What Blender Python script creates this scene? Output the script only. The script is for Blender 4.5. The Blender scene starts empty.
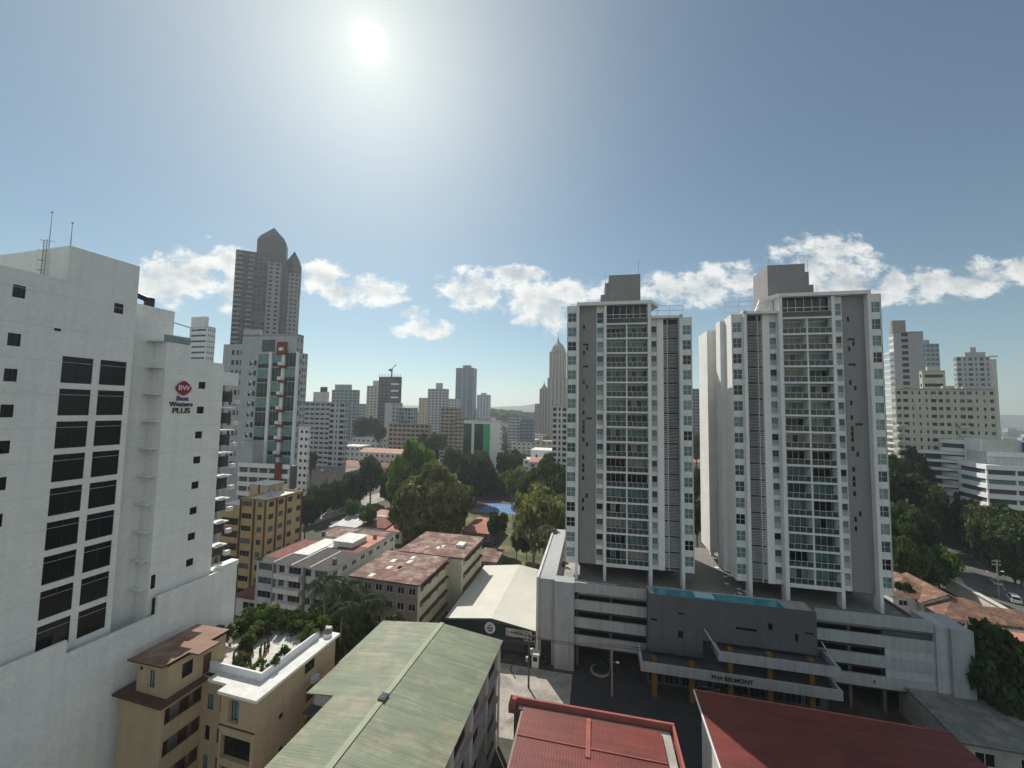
import bpy, math, random
import numpy as np
from mathutils import Vector, Matrix
R = math.radians
rnd = random.Random(7)
SC = bpy.context.scene
COL = SC.collection
PI = math.pi

# ---------------------------------------------------------------- camera
CZ = 46.0
F = 385.0
PITCH, ROLL = R(3.72), R(1.03)
_r0 = Vector((1, 0, 0)); _f = Vector((0, math.cos(PITCH), math.sin(PITCH))); _u0 = Vector((0, -math.sin(PITCH), math.cos(PITCH)))
_r = math.cos(ROLL)*_r0 + math.sin(ROLL)*_u0
_u = math.cos(ROLL)*_u0 - math.sin(ROLL)*_r0
cd = bpy.data.cameras.new('camera'); cam = bpy.data.objects.new('camera', cd); COL.objects.link(cam)
cd.sensor_width = 36.0; cd.lens = F/1024*36.0; cd.clip_start = 0.3; cd.clip_end = 20000
cam.matrix_world = Matrix(((_r.x, _u.x, -_f.x, 0), (_r.y, _u.y, -_f.y, 0), (_r.z, _u.z, -_f.z, CZ), (0, 0, 0, 1)))
SC.camera = cam

def ray(px, py):
    return _f + (px-512)/F*_r - (py-384)/F*_u
def hz(px):                                   # horizon row at a column
    return 384 + 25.03 + (px-512)*math.tan(ROLL)
def U(px, py=None): d = ray(px, hz(px) if py is None else py); return d.x/d.y
def at(px, py, Y):                            # point seen at a pixel, Y metres ahead
    d = ray(px, py); k = Y/d.y
    return Vector((d.x*k, Y, CZ + d.z*k))
def on(px, py, z=0.0):                        # point seen at a pixel, on a level z
    d = ray(px, py); k = (z-CZ)/d.z
    return Vector((d.x*k, d.y*k, z))

# ---------------------------------------------------------------- sky, sun, exposure
sd = ray(369, 42).normalized()
SUN_EL = math.asin(sd.z); SUN_AZ = math.atan2(sd.x, sd.y)     # azimuth clockwise from +Y
SKY_STRENGTH, SUN_STRENGTH, EXPOSURE = 0.075, 5.0, 0.08
W = bpy.data.worlds.new('World'); SC.world = W; W.use_nodes = True
nt = W.node_tree; nt.nodes.clear()
def N(t, **k):
    n = nt.nodes.new(t)
    for a, v in k.items(): setattr(n, a, v)
    return n
def L(a, b): nt.links.new(a, b)
def M(op, a, b=None, c=None, clamp=False):
    n = N('ShaderNodeMath', operation=op, use_clamp=clamp)
    for i, v in enumerate((a, b, c)):
        if v is None: continue
        if isinstance(v, (int, float)): n.inputs[i].default_value = v
        else: L(v, n.inputs[i])
    return n.outputs[0]
wo = N('ShaderNodeOutputWorld')
sky = N('ShaderNodeTexSky', sky_type='NISHITA', sun_disc=False, sun_elevation=SUN_EL, sun_rotation=SUN_AZ,
        altitude=10, air_density=1.0, dust_density=0.16, ozone_density=1.0)
bg = N('ShaderNodeBackground'); bg.inputs[1].default_value = SKY_STRENGTH
tc = N('ShaderNodeTexCoord'); sep = N('ShaderNodeSeparateXYZ'); L(tc.outputs['Generated'], sep.inputs[0])
hs = N('ShaderNodeHueSaturation'); hs.inputs['Saturation'].default_value = 0.84; L(sky.outputs[0], hs.inputs['Color']); tn = N('ShaderNodeVectorMath', operation='MULTIPLY'); L(hs.outputs[0], tn.inputs[0]); tn.inputs[1].default_value = (0.80, 1.0, 1.0); L(tn.outputs[0], bg.inputs[0])
# the sun's own disc and the bright air round it, by angle from the sun
dt = N('ShaderNodeVectorMath', operation='DOT_PRODUCT'); L(tc.outputs['Generated'], dt.inputs[0]); dt.inputs[1].default_value = sd
ang = M('ARCCOSINE', M('MINIMUM', dt.outputs['Value'], 0.999999))
def gauss(s, amp): return M('MULTIPLY', M('EXPONENT', M('MULTIPLY', M('POWER', M('DIVIDE', ang, s), 2.0), -1.0)), amp)
glow = M('ADD', M('ADD', M('ADD', gauss(0.017, 2.2), gauss(0.060, 0.14)), gauss(0.16, 0.12)), gauss(0.38, 0.36))
glb = N('ShaderNodeBackground'); glb.inputs[0].default_value = (1, 0.92, 0.68, 1); L(glow, glb.inputs[1])
# clouds: banks at fixed bearings and heights over the city
ysafe = M('MAXIMUM', sep.outputs['Y'], 0.02)
uu = M('DIVIDE', sep.outputs['X'], ysafe); ww = M('DIVIDE', sep.outputs['Z'], ysafe)
cv = N('ShaderNodeCombineXYZ'); L(uu, cv.inputs[0]); L(ww, cv.inputs[1])
def fbm(scale, detail, off=(0, 0, 0), rough=0.6):
    mp = N('ShaderNodeMapping'); mp.inputs['Location'].default_value = off; mp.inputs['Scale'].default_value = (1, 1.35, 1); L(cv.outputs[0], mp.inputs[0])
    n = N('ShaderNodeTexNoise'); n.inputs['Scale'].default_value = scale; n.inputs['Detail'].default_value = detail; n.inputs['Roughness'].default_value = rough
    L(mp.outputs[0], n.inputs['Vector']); return n.outputs['Fac']
BLOBS = [(196, 276, 52, 22), (165, 285, 40, 16), (222, 262, 26, 14), (240, 290, 40, 18), (322, 276, 22, 12), (352, 288, 34, 14), (385, 295, 22, 13),
         (424, 329, 22, 9), (411, 312, 17, 6), (474, 288, 30, 17), (515, 273, 30, 8), (543, 305, 30, 20), (566, 295, 22, 12), (528, 322, 14, 7), (608, 293, 24, 12),
         (668, 288, 26, 13), (712, 286, 36, 17), (742, 278, 20, 12), (815, 262, 34, 22), (838, 248, 24, 13), (850, 280, 50, 20), (905, 284, 50, 17), (950, 282, 42, 13), (1005, 274, 46, 15), (880, 297, 60, 8)]
dens = None
for (bx, by, rx, ry) in BLOBS:
    c = ray(bx, by); u0, w0 = c.x/c.y, c.z/c.y
    a = M('POWER', M('DIVIDE', M('SUBTRACT', uu, u0), rx/F*1.14), 2.0)
    b = M('POWER', M('DIVIDE', M('SUBTRACT', ww, w0), ry/F*1.22), 2.0)
    m = M('SUBTRACT', 1.0, M('ADD', a, b))
    dens = m if dens is None else M('SMOOTH_MAX', dens, m, 0.15)
dens = M('MAXIMUM', dens, -4.0)
n1 = fbm(11.0, 8.0, (3.1, 1.7, 0), 0.62)
field = M('ADD', M('MULTIPLY', dens, 0.62), M('MULTIPLY', M('SUBTRACT', n1, 0.50), 4.6))
def sstep(x, lo, hi):
    n = N('ShaderNodeMapRange', interpolation_type='SMOOTHSTEP'); L(x, n.inputs[0]); n.inputs[1].default_value = lo; n.inputs[2].default_value = hi; return n.outputs[0]
cmask = M('MULTIPLY', sstep(field, -0.25, 0.60), M('GREATER_THAN', sep.outputs['Y'], 0.05))
# thick middles let less of the sun through than the rims
off = (0.018*sd.x/abs(sd.x)*-1, 0.03, 0)
n2 = fbm(11.0, 6.0, (3.1+0.01, 1.7-0.05, 0), 0.6)
thick = sstep(M('ADD', M('MULTIPLY', dens, 0.7), M('MULTIPLY', M('SUBTRACT', n2, 0.5), 2.6)), 0.15, 1.15)
cr = N('ShaderNodeMix', data_type='RGBA'); L(thick, cr.inputs[0]); cr.inputs[6].default_value = (0.90, 0.90, 0.87, 1); cr.inputs[7].default_value = (0.47, 0.51, 0.54, 1)
# bright clouds added out of view behind the camera to fill the shaded facades
n3 = N('ShaderNodeTexNoise'); n3.inputs['Scale'].default_value = 3.2; n3.inputs['Detail'].default_value = 5; L(tc.outputs['Generated'], n3.inputs['Vector'])
rear_fill = M('MULTIPLY', sstep(n3.outputs['Fac'], 0.46, 0.58), M('MULTIPLY', sstep(sep.outputs['Z'], 0.02, 0.12), M('SUBTRACT', 1.0, sstep(sep.outputs['Z'], 0.75, 0.95))))
rear_fill = M('MULTIPLY', rear_fill, M('SUBTRACT', 1.0, sstep(sep.outputs['Y'], -0.15, 0.30)))
cmask = M('MAXIMUM', cmask, rear_fill)
thick = M('MULTIPLY', thick, M('GREATER_THAN', sep.outputs['Y'], 0.3)); L(thick, cr.inputs[0])
cbg = N('ShaderNodeBackground'); L(cr.outputs[2], cbg.inputs[0]); cbg.inputs[1].default_value = 0.98
mixs = N('ShaderNodeMixShader'); L(M('MULTIPLY', cmask, 0.93), mixs.inputs[0]); L(bg.outputs[0], mixs.inputs[1]); L(cbg.outputs[0], mixs.inputs[2])
adds = N('ShaderNodeAddShader'); L(mixs.outputs[0], adds.inputs[0]); L(glb.outputs[0], adds.inputs[1]); L(adds.outputs[0], wo.inputs[0])

sl = bpy.data.lights.new('sun', 'SUN'); sl.energy = SUN_STRENGTH; sl.angle = R(0.5); sl.color = (1, 0.94, 0.84)
so = bpy.data.objects.new('sun', sl); COL.objects.link(so); so.rotation_euler = sd.to_track_quat('Z', 'Y').to_euler(); so.location = (0, 0, 300)
SC.view_settings.view_transform = 'Standard'; SC.view_settings.look = 'None'; SC.view_settings.exposure = EXPOSURE; SC.view_settings.gamma = 1
SC.render.engine = 'CYCLES'
try:
    SC.cycles.use_denoising = True; SC.cycles.volume_bounces = 0; SC.cycles.max_bounces = 5; SC.cycles.diffuse_bounces = 3; SC.cycles.transparent_max_bounces = 8
except Exception: pass

# ---------------------------------------------------------------- materials
MATS = {}
def mat(name, col, rough=0.85, var=0.16, scale=0.35, streak=0.0, spec=0.3, metal=0.0, bump=None, fine=0.08, col2=None, c2scale=0.2, c2lo=0.5, c2hi=0.62, transl=0.0, rvar=0.0, aniso=None):
    if name in MATS: return MATS[name]
    m = bpy.data.materials.new(name); m.use_nodes = True; t = m.node_tree; p = t.nodes['Principled BSDF']
    p.inputs['Roughness'].default_value = rough; p.inputs['Specular IOR Level'].default_value = spec; p.inputs['Metallic'].default_value = metal
    tc = t.nodes.new('ShaderNodeTexCoord')
    def noise(sc, det=4, mapping=(1, 1, 1)):
        mp = t.nodes.new('ShaderNodeMapping'); mp.inputs['Scale'].default_value = mapping; t.links.new(tc.outputs['Object'], mp.inputs[0])
        n = t.nodes.new('ShaderNodeTexNoise'); n.inputs['Scale'].default_value = sc; n.inputs['Detail'].default_value = det; n.inputs['Roughness'].default_value = 0.6
        t.links.new(mp.outputs[0], n.inputs[0]); return n.outputs['Fac']
    def rng(x, a, b, lo, hi):
        n = t.nodes.new('ShaderNodeMapRange'); t.links.new(x, n.inputs[0]); n.inputs[1].default_value = lo; n.inputs[2].default_value = hi; n.inputs[3].default_value = a; n.inputs[4].default_value = b; return n.outputs[0]
    def mul(a, b):
        n = t.nodes.new('ShaderNodeMath'); n.operation = 'MULTIPLY'; t.links.new(a, n.inputs[0]); t.links.new(b, n.inputs[1]); return n.outputs[0]
    fac = rng(noise(scale), 1-var, 1+var*0.6, 0.3, 0.7)
    if fine: fac = mul(fac, rng(noise(scale*9, 3), 1-fine, 1+fine*0.6, 0.3, 0.7))
    if streak: fac = mul(fac, rng(noise(1.0, 3, (1.6, 1.6, 0.07)), 1-streak, 1.0, 0.25, 0.62))
    if aniso: fac = mul(fac, rng(noise(1.0, 4, aniso[:3]), 1-aniso[3], 1+aniso[3]*0.5, 0.3, 0.68))
    if rvar:
        oi = t.nodes.new('ShaderNodeObjectInfo'); fac = mul(fac, rng(oi.outputs['Random'], 1-rvar, 1+rvar, 0, 1))
    base = t.nodes.new('ShaderNodeMix'); base.data_type = 'RGBA'; base.inputs[6].default_value = (*col, 1); base.inputs[7].default_value = (*(col2 or col), 1)
    base.inputs[0].default_value = 0
    if col2: t.links.new(rng(noise(c2scale, 5), 0, 1, c2lo, c2hi), base.inputs[0])
    vm = t.nodes.new('ShaderNodeVectorMath'); vm.operation = 'SCALE'; t.links.new(base.outputs[2], vm.inputs[0]); t.links.new(fac, vm.inputs['Scale'])
    t.links.new(vm.outputs[0], p.inputs['Base Color'])
    if bump:                                    # corrugation: (axis, wavelength, strength)
        ax, wl, st = bump
        w = t.nodes.new('ShaderNodeTexWave'); w.bands_direction = ax; w.inputs['Scale'].default_value = 0.314/wl*1.0; w.inputs['Distortion'].default_value = 0
        t.links.new(tc.outputs['Object'], w.inputs[0])
        b = t.nodes.new('ShaderNodeBump'); b.inputs['Strength'].default_value = st; b.inputs['Distance'].default_value = 0.05; t.links.new(w.outputs['Fac'], b.inputs['Height']); t.links.new(b.outputs[0], p.inputs['Normal'])
    if transl:
        tr = t.nodes.new('ShaderNodeBsdfTranslucent'); ms = t.nodes.new('ShaderNodeMixShader'); ms.inputs[0].default_value = transl
        sc2 = t.nodes.new('ShaderNodeVectorMath'); sc2.operation = 'MULTIPLY'; sc2.inputs[1].default_value = (1.5, 1.5, 0.7); t.links.new(vm.outputs[0], sc2.inputs[0]); t.links.new(sc2.outputs[0], tr.inputs[0])
        out = t.nodes['Material Output']; t.links.new(p.outputs[0], ms.inputs[1]); t.links.new(tr.outputs[0], ms.inputs[2]); t.links.new(ms.outputs[0], out.inputs[0])
    MATS[name] = m; return m
def glass(name, col, rough=0.08, var=0.3, scale=0.8):
    return mat(name, col, rough=rough, var=var, scale=scale, spec=0.35, fine=0)

WHITE = mat('white_render', (0.78, 0.78, 0.76), var=0.07, streak=0.12)
HOTEL = mat('hotel_render', (0.84, 0.84, 0.81), var=0.07, streak=0.09)
WHITE2 = mat('white_paint', (0.80, 0.80, 0.79), var=0.05, streak=0.05)
OFFW = mat('offwhite_wall', (0.62, 0.61, 0.57), var=0.14, streak=0.2)
CREAM = mat('cream_wall', (0.56, 0.47, 0.33), var=0.12, streak=0.18)
BEIGE = mat('beige_wall', (0.50, 0.38, 0.24), var=0.1, streak=0.12)
YELLOW = mat('yellow_wall', (0.47, 0.35, 0.17), var=0.12, streak=0.16)
PODW = mat('shaded_podium_render', (0.40, 0.415, 0.42), var=0.1, streak=0.25)  # white render toned down to carry the podium's shade
PODG = mat('shaded_podium_grey', (0.115, 0.115, 0.12), var=0.1, streak=0.15)  # panel grey darkened in its colour for the shade on the podium front
GREY = mat('grey_panel', (0.275, 0.27, 0.27), var=0.08, streak=0.1)
GREYL = mat('light_grey_wall', (0.46, 0.47, 0.48), var=0.12, streak=0.18)
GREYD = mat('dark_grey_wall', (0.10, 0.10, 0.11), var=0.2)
TAUPE = mat('taupe_wall', (0.33, 0.28, 0.24), var=0.15, streak=0.15)
BROWN = mat('brown_trim', (0.12, 0.055, 0.035), var=0.25)
MAROON = mat('maroon_roof', (0.16, 0.03, 0.03), var=0.25)
CONC = mat('concrete', (0.40, 0.38, 0.35), var=0.25, streak=0.15)
CONCD = mat('dark_concrete', (0.17, 0.16, 0.15), var=0.3)
DARK = mat('dark_interior', (0.018, 0.018, 0.02), var=0.2)
BLACK = mat('black_metal', (0.02, 0.02, 0.022), rough=0.5)
METAL = mat('grey_metal', (0.35, 0.36, 0.37), rough=0.45, metal=0.6)
RAIL = mat('white_metal', (0.70, 0.71, 0.72), rough=0.5)
G_DARK = glass('dark_glass', (0.010, 0.014, 0.018))
G_BLACK = glass('black_glass', (0.008, 0.008, 0.010), rough=0.16)
G_TEAL = glass('teal_glass', (0.15, 0.26, 0.26), rough=0.12)
G_TEAL2 = glass('pale_teal_glass', (0.24, 0.33, 0.32), rough=0.15)
G_GREY = glass('grey_glass', (0.07, 0.09, 0.10), rough=0.1)
G_BLUE = glass('blue_glass', (0.05, 0.10, 0.14), rough=0.08)
G_GREEN = glass('green_glass', (0.012, 0.045, 0.035), rough=0.08)
G_GREENB = glass('bright_green_glass', (0.02, 0.42, 0.16), rough=0.15)
G_RAIL = glass('rail_glass', (0.045, 0.065, 0.066), rough=0.12)
CURT = mat('curtain', (0.42, 0.40, 0.36), var=0.3, scale=2)
GREENROOF = mat('green_sheet_roof', (0.155, 0.19, 0.115), rough=0.6, var=0.14, scale=0.5, bump=('Y', 0.30, 0.2), col2=(0.215, 0.215, 0.14), c2scale=0.25, aniso=(0.16, 2.2, 1, 0.30))
GREENCAP = mat('green_ridge_cap', (0.24, 0.28, 0.17), rough=0.6)
REDROOF = mat('red_sheet_roof', (0.185, 0.040, 0.032), rough=0.55, var=0.15, scale=0.25, bump=('X', 0.32, 0.10), col2=(0.13, 0.032, 0.028), c2scale=0.12, aniso=(0.12, 1.2, 1, 0.22))
REDTRIM = mat('red_parapet', (0.34, 0.105, 0.09), var=0.25)
RUST = mat('rusty_sheet_roof', (0.20, 0.100, 0.078), rough=0.8, var=0.5, scale=0.6, col2=(0.36, 0.25, 0.205), c2scale=0.35, fine=0.3, c2lo=0.46, c2hi=0.60, aniso=(0.35, 2.0, 1, 0.5))
RUST2 = mat('brown_sheet_roof', (0.26, 0.15, 0.105), rough=0.75, var=0.25, scale=0.6, col2=(0.36, 0.24, 0.17), c2scale=0.5)
TILE = mat('brown_tile_roof', (0.21, 0.12, 0.085), rough=0.85, var=0.3, scale=1.2, fine=0.3, bump=('Y', 0.35, 0.7), col2=(0.34, 0.20, 0.13), c2scale=0.5)
SALMON = mat('salmon_roof', (0.50, 0.22, 0.16), var=0.2)
PINKROOF = mat('pink_roof', (0.50, 0.30, 0.23), var=0.25)
WROOF = mat('white_sheet_roof', (0.56, 0.55, 0.49), rough=0.65, var=0.08, scale=0.3, streak=0)
WROOF2 = mat('white_coated_roof', (0.72, 0.71, 0.68), var=0.2, scale=0.8)
TAR = mat('tar_roof', (0.055, 0.052, 0.05), var=0.4, scale=0.8)
REDFELT = mat('red_felt_roof', (0.21, 0.075, 0.06), var=0.35, scale=0.8)
SILVER = mat('silver_roof', (0.42, 0.44, 0.47), rough=0.6, var=0.25)
WATER = mat('pool_water', (0.032, 0.26, 0.32), rough=0.06, var=0.15, scale=0.8, spec=0.5)
ASPH = mat('asphalt', (0.050, 0.050, 0.052), var=0.25, scale=0.3, fine=0.2)
ASPHW = mat('worn_asphalt', (0.13, 0.128, 0.122), var=0.3, scale=0.2, fine=0.2)
ASPHP = mat('pale_road', (0.40, 0.37, 0.33), var=0.3, scale=0.35, fine=0.2, col2=(0.27, 0.25, 0.22), c2scale=0.18)
GROUND = mat('ground', (0.10, 0.095, 0.075), var=0.4, scale=0.05, fine=0.3, col2=(0.055, 0.07, 0.032), c2scale=0.025)
GRASS = mat('grass', (0.085, 0.10, 0.035), var=0.4, scale=0.2, fine=0.3, col2=(0.20, 0.17, 0.08), c2scale=0.12)
PAINT = mat('road_paint', (0.75, 0.75, 0.72), var=0.2, scale=2)
COURT = mat('court_blue', (0.10, 0.22, 0.42), var=0.12, scale=0.5)
COURTP = mat('court_purple', (0.16, 0.08, 0.16), var=0.12)
HILL = mat('hill', (0.045, 0.065, 0.035), var=0.4, scale=0.01)
BARK = mat('bark', (0.10, 0.075, 0.055), var=0.3, scale=2)
BARKP = mat('pale_bark', (0.22, 0.19, 0.16), var=0.3, scale=2)
def leafmat(name, c, tr=0.3): return mat(name, c, rough=0.6, var=0.55, scale=4.5, fine=0.45, rvar=0.18, transl=tr, spec=0.2)
LF_DARK = leafmat('dark_foliage', (0.052, 0.082, 0.030))
LF_MID = leafmat('mid_foliage', (0.075, 0.112, 0.036))
LF_OLIVE = leafmat('olive_foliage', (0.120, 0.132, 0.052))
LF_BRIGHT = leafmat('bright_foliage', (0.105, 0.185, 0.036), 0.35)
LF_YEL = leafmat('yellow_green_foliage', (0.145, 0.160, 0.068), 0.35)
LF_PALM = leafmat('palm_foliage', (0.06, 0.08, 0.03))
SIGNRED = mat('sign_red', (0.30, 0.01, 0.04), rough=0.4, var=0.05)
SIGNBLUE = mat('sign_blue', (0.02, 0.03, 0.10), rough=0.4, var=0.05)
SIGNDRED = mat('sign_dark_red', (0.09, 0.008, 0.015), rough=0.4, var=0.05)
YCOL = mat('ochre_column', (0.24, 0.125, 0.03), var=0.12, streak=0.1)
REDPANEL = mat('red_brown_panel', (0.20, 0.045, 0.03), var=0.15)

# ---------------------------------------------------------------- mesh helpers
class MB:
    def __init__(s): s.v = []; s.f = []; s.m = []; s.mats = []
    def mi(s, m):
        if m not in s.mats: s.mats.append(m)
        return s.mats.index(m)
    def poly(s, pts, m):
        i = len(s.v); s.v += [tuple(p) for p in pts]; s.f.append(tuple(range(i, i+len(pts)))); s.m.append(s.mi(m))
    def box(s, x0, x1, y0, y1, z0, z1, m, mtop=None):
        i = len(s.v)
        s.v += [(x0, y0, z0), (x1, y0, z0), (x1, y1, z0), (x0, y1, z0), (x0, y0, z1), (x1, y0, z1), (x1, y1, z1), (x0, y1, z1)]
        for k, f in enumerate(((0, 3, 2, 1), (4, 5, 6, 7), (0, 1, 5, 4), (1, 2, 6, 5), (2, 3, 7, 6), (3, 0, 4, 7))):
            s.f.append(tuple(i+a for a in f)); s.m.append(s.mi(mtop if (k == 1 and mtop) else m))
    def obox(s, O, ax, s0, s1, d0, d1, z0, z1, m):          # box along a wall: s along it, d inward
        ix, iy = -ax[1], ax[0]
        P = [(O[0]+ax[0]*a+ix*d, O[1]+ax[1]*a+iy*d) for a, d in ((s0, d0), (s1, d0), (s1, d1), (s0, d1))]
        s.prism(P, z0, z1, m)
    def prism(s, P, z0, z1, m, mtop=None, mbot=None):
        n = len(P); i = len(s.v)
        s.v += [(p[0], p[1], z0) for p in P] + [(p[0], p[1], z1) for p in P]
        for k in range(n):
            j = (k+1) % n; s.f.append((i+k, i+j, i+n+j, i+n+k)); s.m.append(s.mi(m))
        s.f.append(tuple(i+n+k for k in range(n))); s.m.append(s.mi(mtop or m))
        s.f.append(tuple(i+k for k in reversed(range(n)))); s.m.append(s.mi(mbot or m))
    def cyl(s, cx, cy, r, z0, z1, m, n=12, r2=None, mtop=None):
        r2 = r if r2 is None else r2; i = len(s.v)
        for zz, rr in ((z0, r), (z1, r2)):
            s.v += [(cx+rr*math.cos(2*PI*k/n), cy+rr*math.sin(2*PI*k/n), zz) for k in range(n)]
        for k in range(n):
            j = (k+1) % n; s.f.append((i+k, i+j, i+n+j, i+n+k)); s.m.append(s.mi(m))
        s.f.append(tuple(i+n+k for k in range(n))); s.m.append(s.mi(mtop or m)); s.f.append(tuple(i+k for k in reversed(range(n)))); s.m.append(s.mi(m))
    def tube(s, pts, r, m, n=6, r2=None):
        pts = [Vector(p) for p in pts]; i = len(s.v); K = len(pts)
        for k, p in enumerate(pts):
            d = (pts[min(k+1, K-1)] - pts[max(k-1, 0)]).normalized()
            a = d.cross(Vector((0, 0, 1)) if abs(d.z) < 0.9 else Vector((1, 0, 0))).normalized(); b = d.cross(a)
            rr = r if r2 is None else r + (r2-r)*k/(K-1)
            s.v += [tuple(p + a*rr*math.cos(2*PI*j/n) + b*rr*math.sin(2*PI*j/n)) for j in range(n)]
        for k in range(K-1):
            for j in range(n):
                q = (j+1) % n; s.f.append((i+k*n+j, i+k*n+q, i+(k+1)*n+q, i+(k+1)*n+j)); s.m.append(s.mi(m))
        s.f.append(tuple(i+j for j in reversed(range(n)))); s.m.append(s.mi(m)); s.f.append(tuple(i+(K-1)*n+j for j in range(n))); s.m.append(s.mi(m))
    def wall(s, O, ax, Ln, z0, z1, m, holes=(), rev=0.12, mrev=None):
        ix, iy = -ax[1], ax[0]
        def p(a, z, d=0): return (O[0]+ax[0]*a+ix*d, O[1]+ax[1]*a+iy*d, z)
        if not holes: s.poly([p(0, z0), p(Ln, z0), p(Ln, z1), p(0, z1)], m); return
        xs = sorted({0, Ln} | {h[0] for h in holes} | {h[1] for h in holes}); zs = sorted({z0, z1} | {h[2] for h in holes} | {h[3] for h in holes})
        for b in range(len(zs)-1):
            zc = (zs[b]+zs[b+1])/2; row = [h for h in holes if h[2] < zc < h[3]]; a0 = None
            for a in range(len(xs)-1):
                xc = (xs[a]+xs[a+1])/2; inh = any(h[0] < xc < h[1] for h in row)
                if not inh and a0 is None: a0 = xs[a]
                if inh and a0 is not None: s.poly([p(a0, zs[b]), p(xs[a], zs[b]), p(xs[a], zs[b+1]), p(a0, zs[b+1])], m); a0 = None
            if a0 is not None: s.poly([p(a0, zs[b]), p(Ln, zs[b]), p(Ln, zs[b+1]), p(a0, zs[b+1])], m)
        mr = mrev or m
        for (a0, a1, b0, b1) in holes:
            s.poly([p(a0, b0), p(a1, b0), p(a1, b0, rev), p(a0, b0, rev)], mr); s.poly([p(a0, b1, rev), p(a1, b1, rev), p(a1, b1), p(a0, b1)], mr)
            s.poly([p(a0, b0), p(a0, b0, rev), p(a0, b1, rev), p(a0, b1)], mr); s.poly([p(a1, b0, rev), p(a1, b0), p(a1, b1), p(a1, b1, rev)], mr)
    def mesh(s, name):
        me = bpy.data.meshes.new(name); me.from_pydata(s.v, [], s.f)
        for m in s.mats: me.materials.append(m)
        me.polygons.foreach_set('material_index', s.m); me.update(); return me
    def build(s, name, parent=None):
        if not s.f: return None
        return link(name, s.mesh(name), parent)
def link(name, me, parent=None, loc=None, rz=None):
    o = bpy.data.objects.new(name, me); COL.objects.link(o)
    if parent is not None: o.parent = parent
    if loc is not None: o.location = loc
    if rz is not None: o.rotation_euler = (0, 0, rz)
    return o
def tag(o, label=None, cat=None, group=None, kind=None):
    if label: o['label'] = label
    if cat: o['category'] = cat
    if group: o['group'] = group
    if kind: o['kind'] = kind
    return o
def empty(name, loc, rz=0, label=None, cat=None, group=None):
    o = bpy.data.objects.new(name, None); COL.objects.link(o); o.location = loc; o.rotation_euler = (0, 0, rz); o.empty_display_size = 0.5
    return tag(o, label, cat, group)
def copy_tree(o, parent=None, loc=None, rz=None, scale=None, label=None, group=None):
    c = o.copy(); COL.objects.link(c)
    if parent is not None: c.parent = parent
    if loc is not None: c.location = loc
    if rz is not None: c.rotation_euler = (0, 0, rz)
    if scale is not None: c.scale = scale
    if label: c['label'] = label
    if group: c['group'] = group
    for ch in list(KIDS.get(o.name, ())):
        k = copy_tree(ch, c)
    KIDS[c.name] = [x for x in c.children] if False else KIDS.get(c.name, [])
    return c
KIDS = {}
def kids(o): KIDS[o.name] = [c for c in bpy.data.objects if c.parent == o]

# window meshes, shared by size and look: x along the wall, y inward, z up
WCACHE = {}
def window_mb(w, h, style, mg, mf, rev):
    b = MB(); t = 0.06; y0, y1 = rev-0.05, rev-0.003
    b.poly([(0, rev, 0), (w, rev, 0), (w, rev, h), (0, rev, h)], mg)
    if style != 'bare':
        t = min(t, w*0.05, h*0.07)
        b.box(0, w, y0, y1, 0, t, mf); b.box(0, w, y0, y1, h-t, h, mf); b.box(0, t, y0, y1, t, h-t, mf); b.box(w-t, w, y0, y1, t, h-t, mf)
    nx = nz = 1
    if style == 'slide': nx = 2
    elif style == 'sash': nz = 2
    elif style.startswith('g'): nx, nz = int(style[1]), int(style[2])
    for k in range(1, nx): x = w*k/nx; b.box(x-t/2, x+t/2, y0+0.004, y1-0.004, t, h-t, mf)
    for k in range(1, nz): z = h*k/nz; b.box(t, w-t, y0+0.006, y1-0.006, z-t/2, z+t/2, mf)
    if style == 'half':                                      # glass above, spandrel below
        b.box(t, w-t, y0+0.004, y1-0.004, h*0.42, h*0.46, mf)
    return b
class Bld:
    def __init__(s, name, label, cat, x, y, th, group=None, z=0):
        s.root = empty(name, (x, y, z), -th, label, cat, group); s.parts = {}; s.wins = {}; s.bal = []
    def P(s, part='wall'):
        if part not in s.parts: s.parts[part] = MB()
        return s.parts[part]
    def win(s, O, ax, hole, style='slide', mg=None, mf=None, rev=0.12, name='window'):
        s.wins.setdefault(name, []).append((O, ax, hole, style, mg or G_DARK, mf or RAIL, rev))
    def solo(s, name, fn, label=None, parent=None):
        b = MB(); fn(b); o = b.build(name, parent or s.root)
        if label: o['label'] = label
        return o
    def done(s):
        for n, b in s.parts.items(): b.build(n, s.root)
        for n, ws in s.wins.items():
            for k, (O, ax, (a0, a1, z0, z1), st, mg, mf, rev) in enumerate(ws[:100]):
                key = (n, round(a1-a0, 2), round(z1-z0, 2), st, mg.name, mf.name, rev)
                if key not in WCACHE: WCACHE[key] = window_mb(a1-a0, z1-z0, st, mg, mf, rev).mesh(n)
                link(n, WCACHE[key], s.root, (O[0]+ax[0]*a0, O[1]+ax[1]*a0, z0), math.atan2(ax[1], ax[0]))
            if len(ws) > 100:
                b = MB()
                for (O, ax, (a0, a1, z0, z1), st, mg, mf, rev) in ws[100:]:
                    w = window_mb(a1-a0, z1-z0, st, mg, mf, rev); i = len(b.v)
                    b.v += [(O[0]+ax[0]*(a0+x)-ax[1]*y, O[1]+ax[1]*(a0+x)+ax[0]*y, z0+z) for x, y, z in w.v]
                    b.f += [tuple(i+q for q in f) for f in w.f]; b.m += [b.mi(w.mats[q]) for q in w.m]
                o = b.build(n, s.root); o['kind'] = 'stuff'
        return s.root
FR, RT, BK, LT = (1, 0), (0, 1), (-1, 0), (0, -1)

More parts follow.
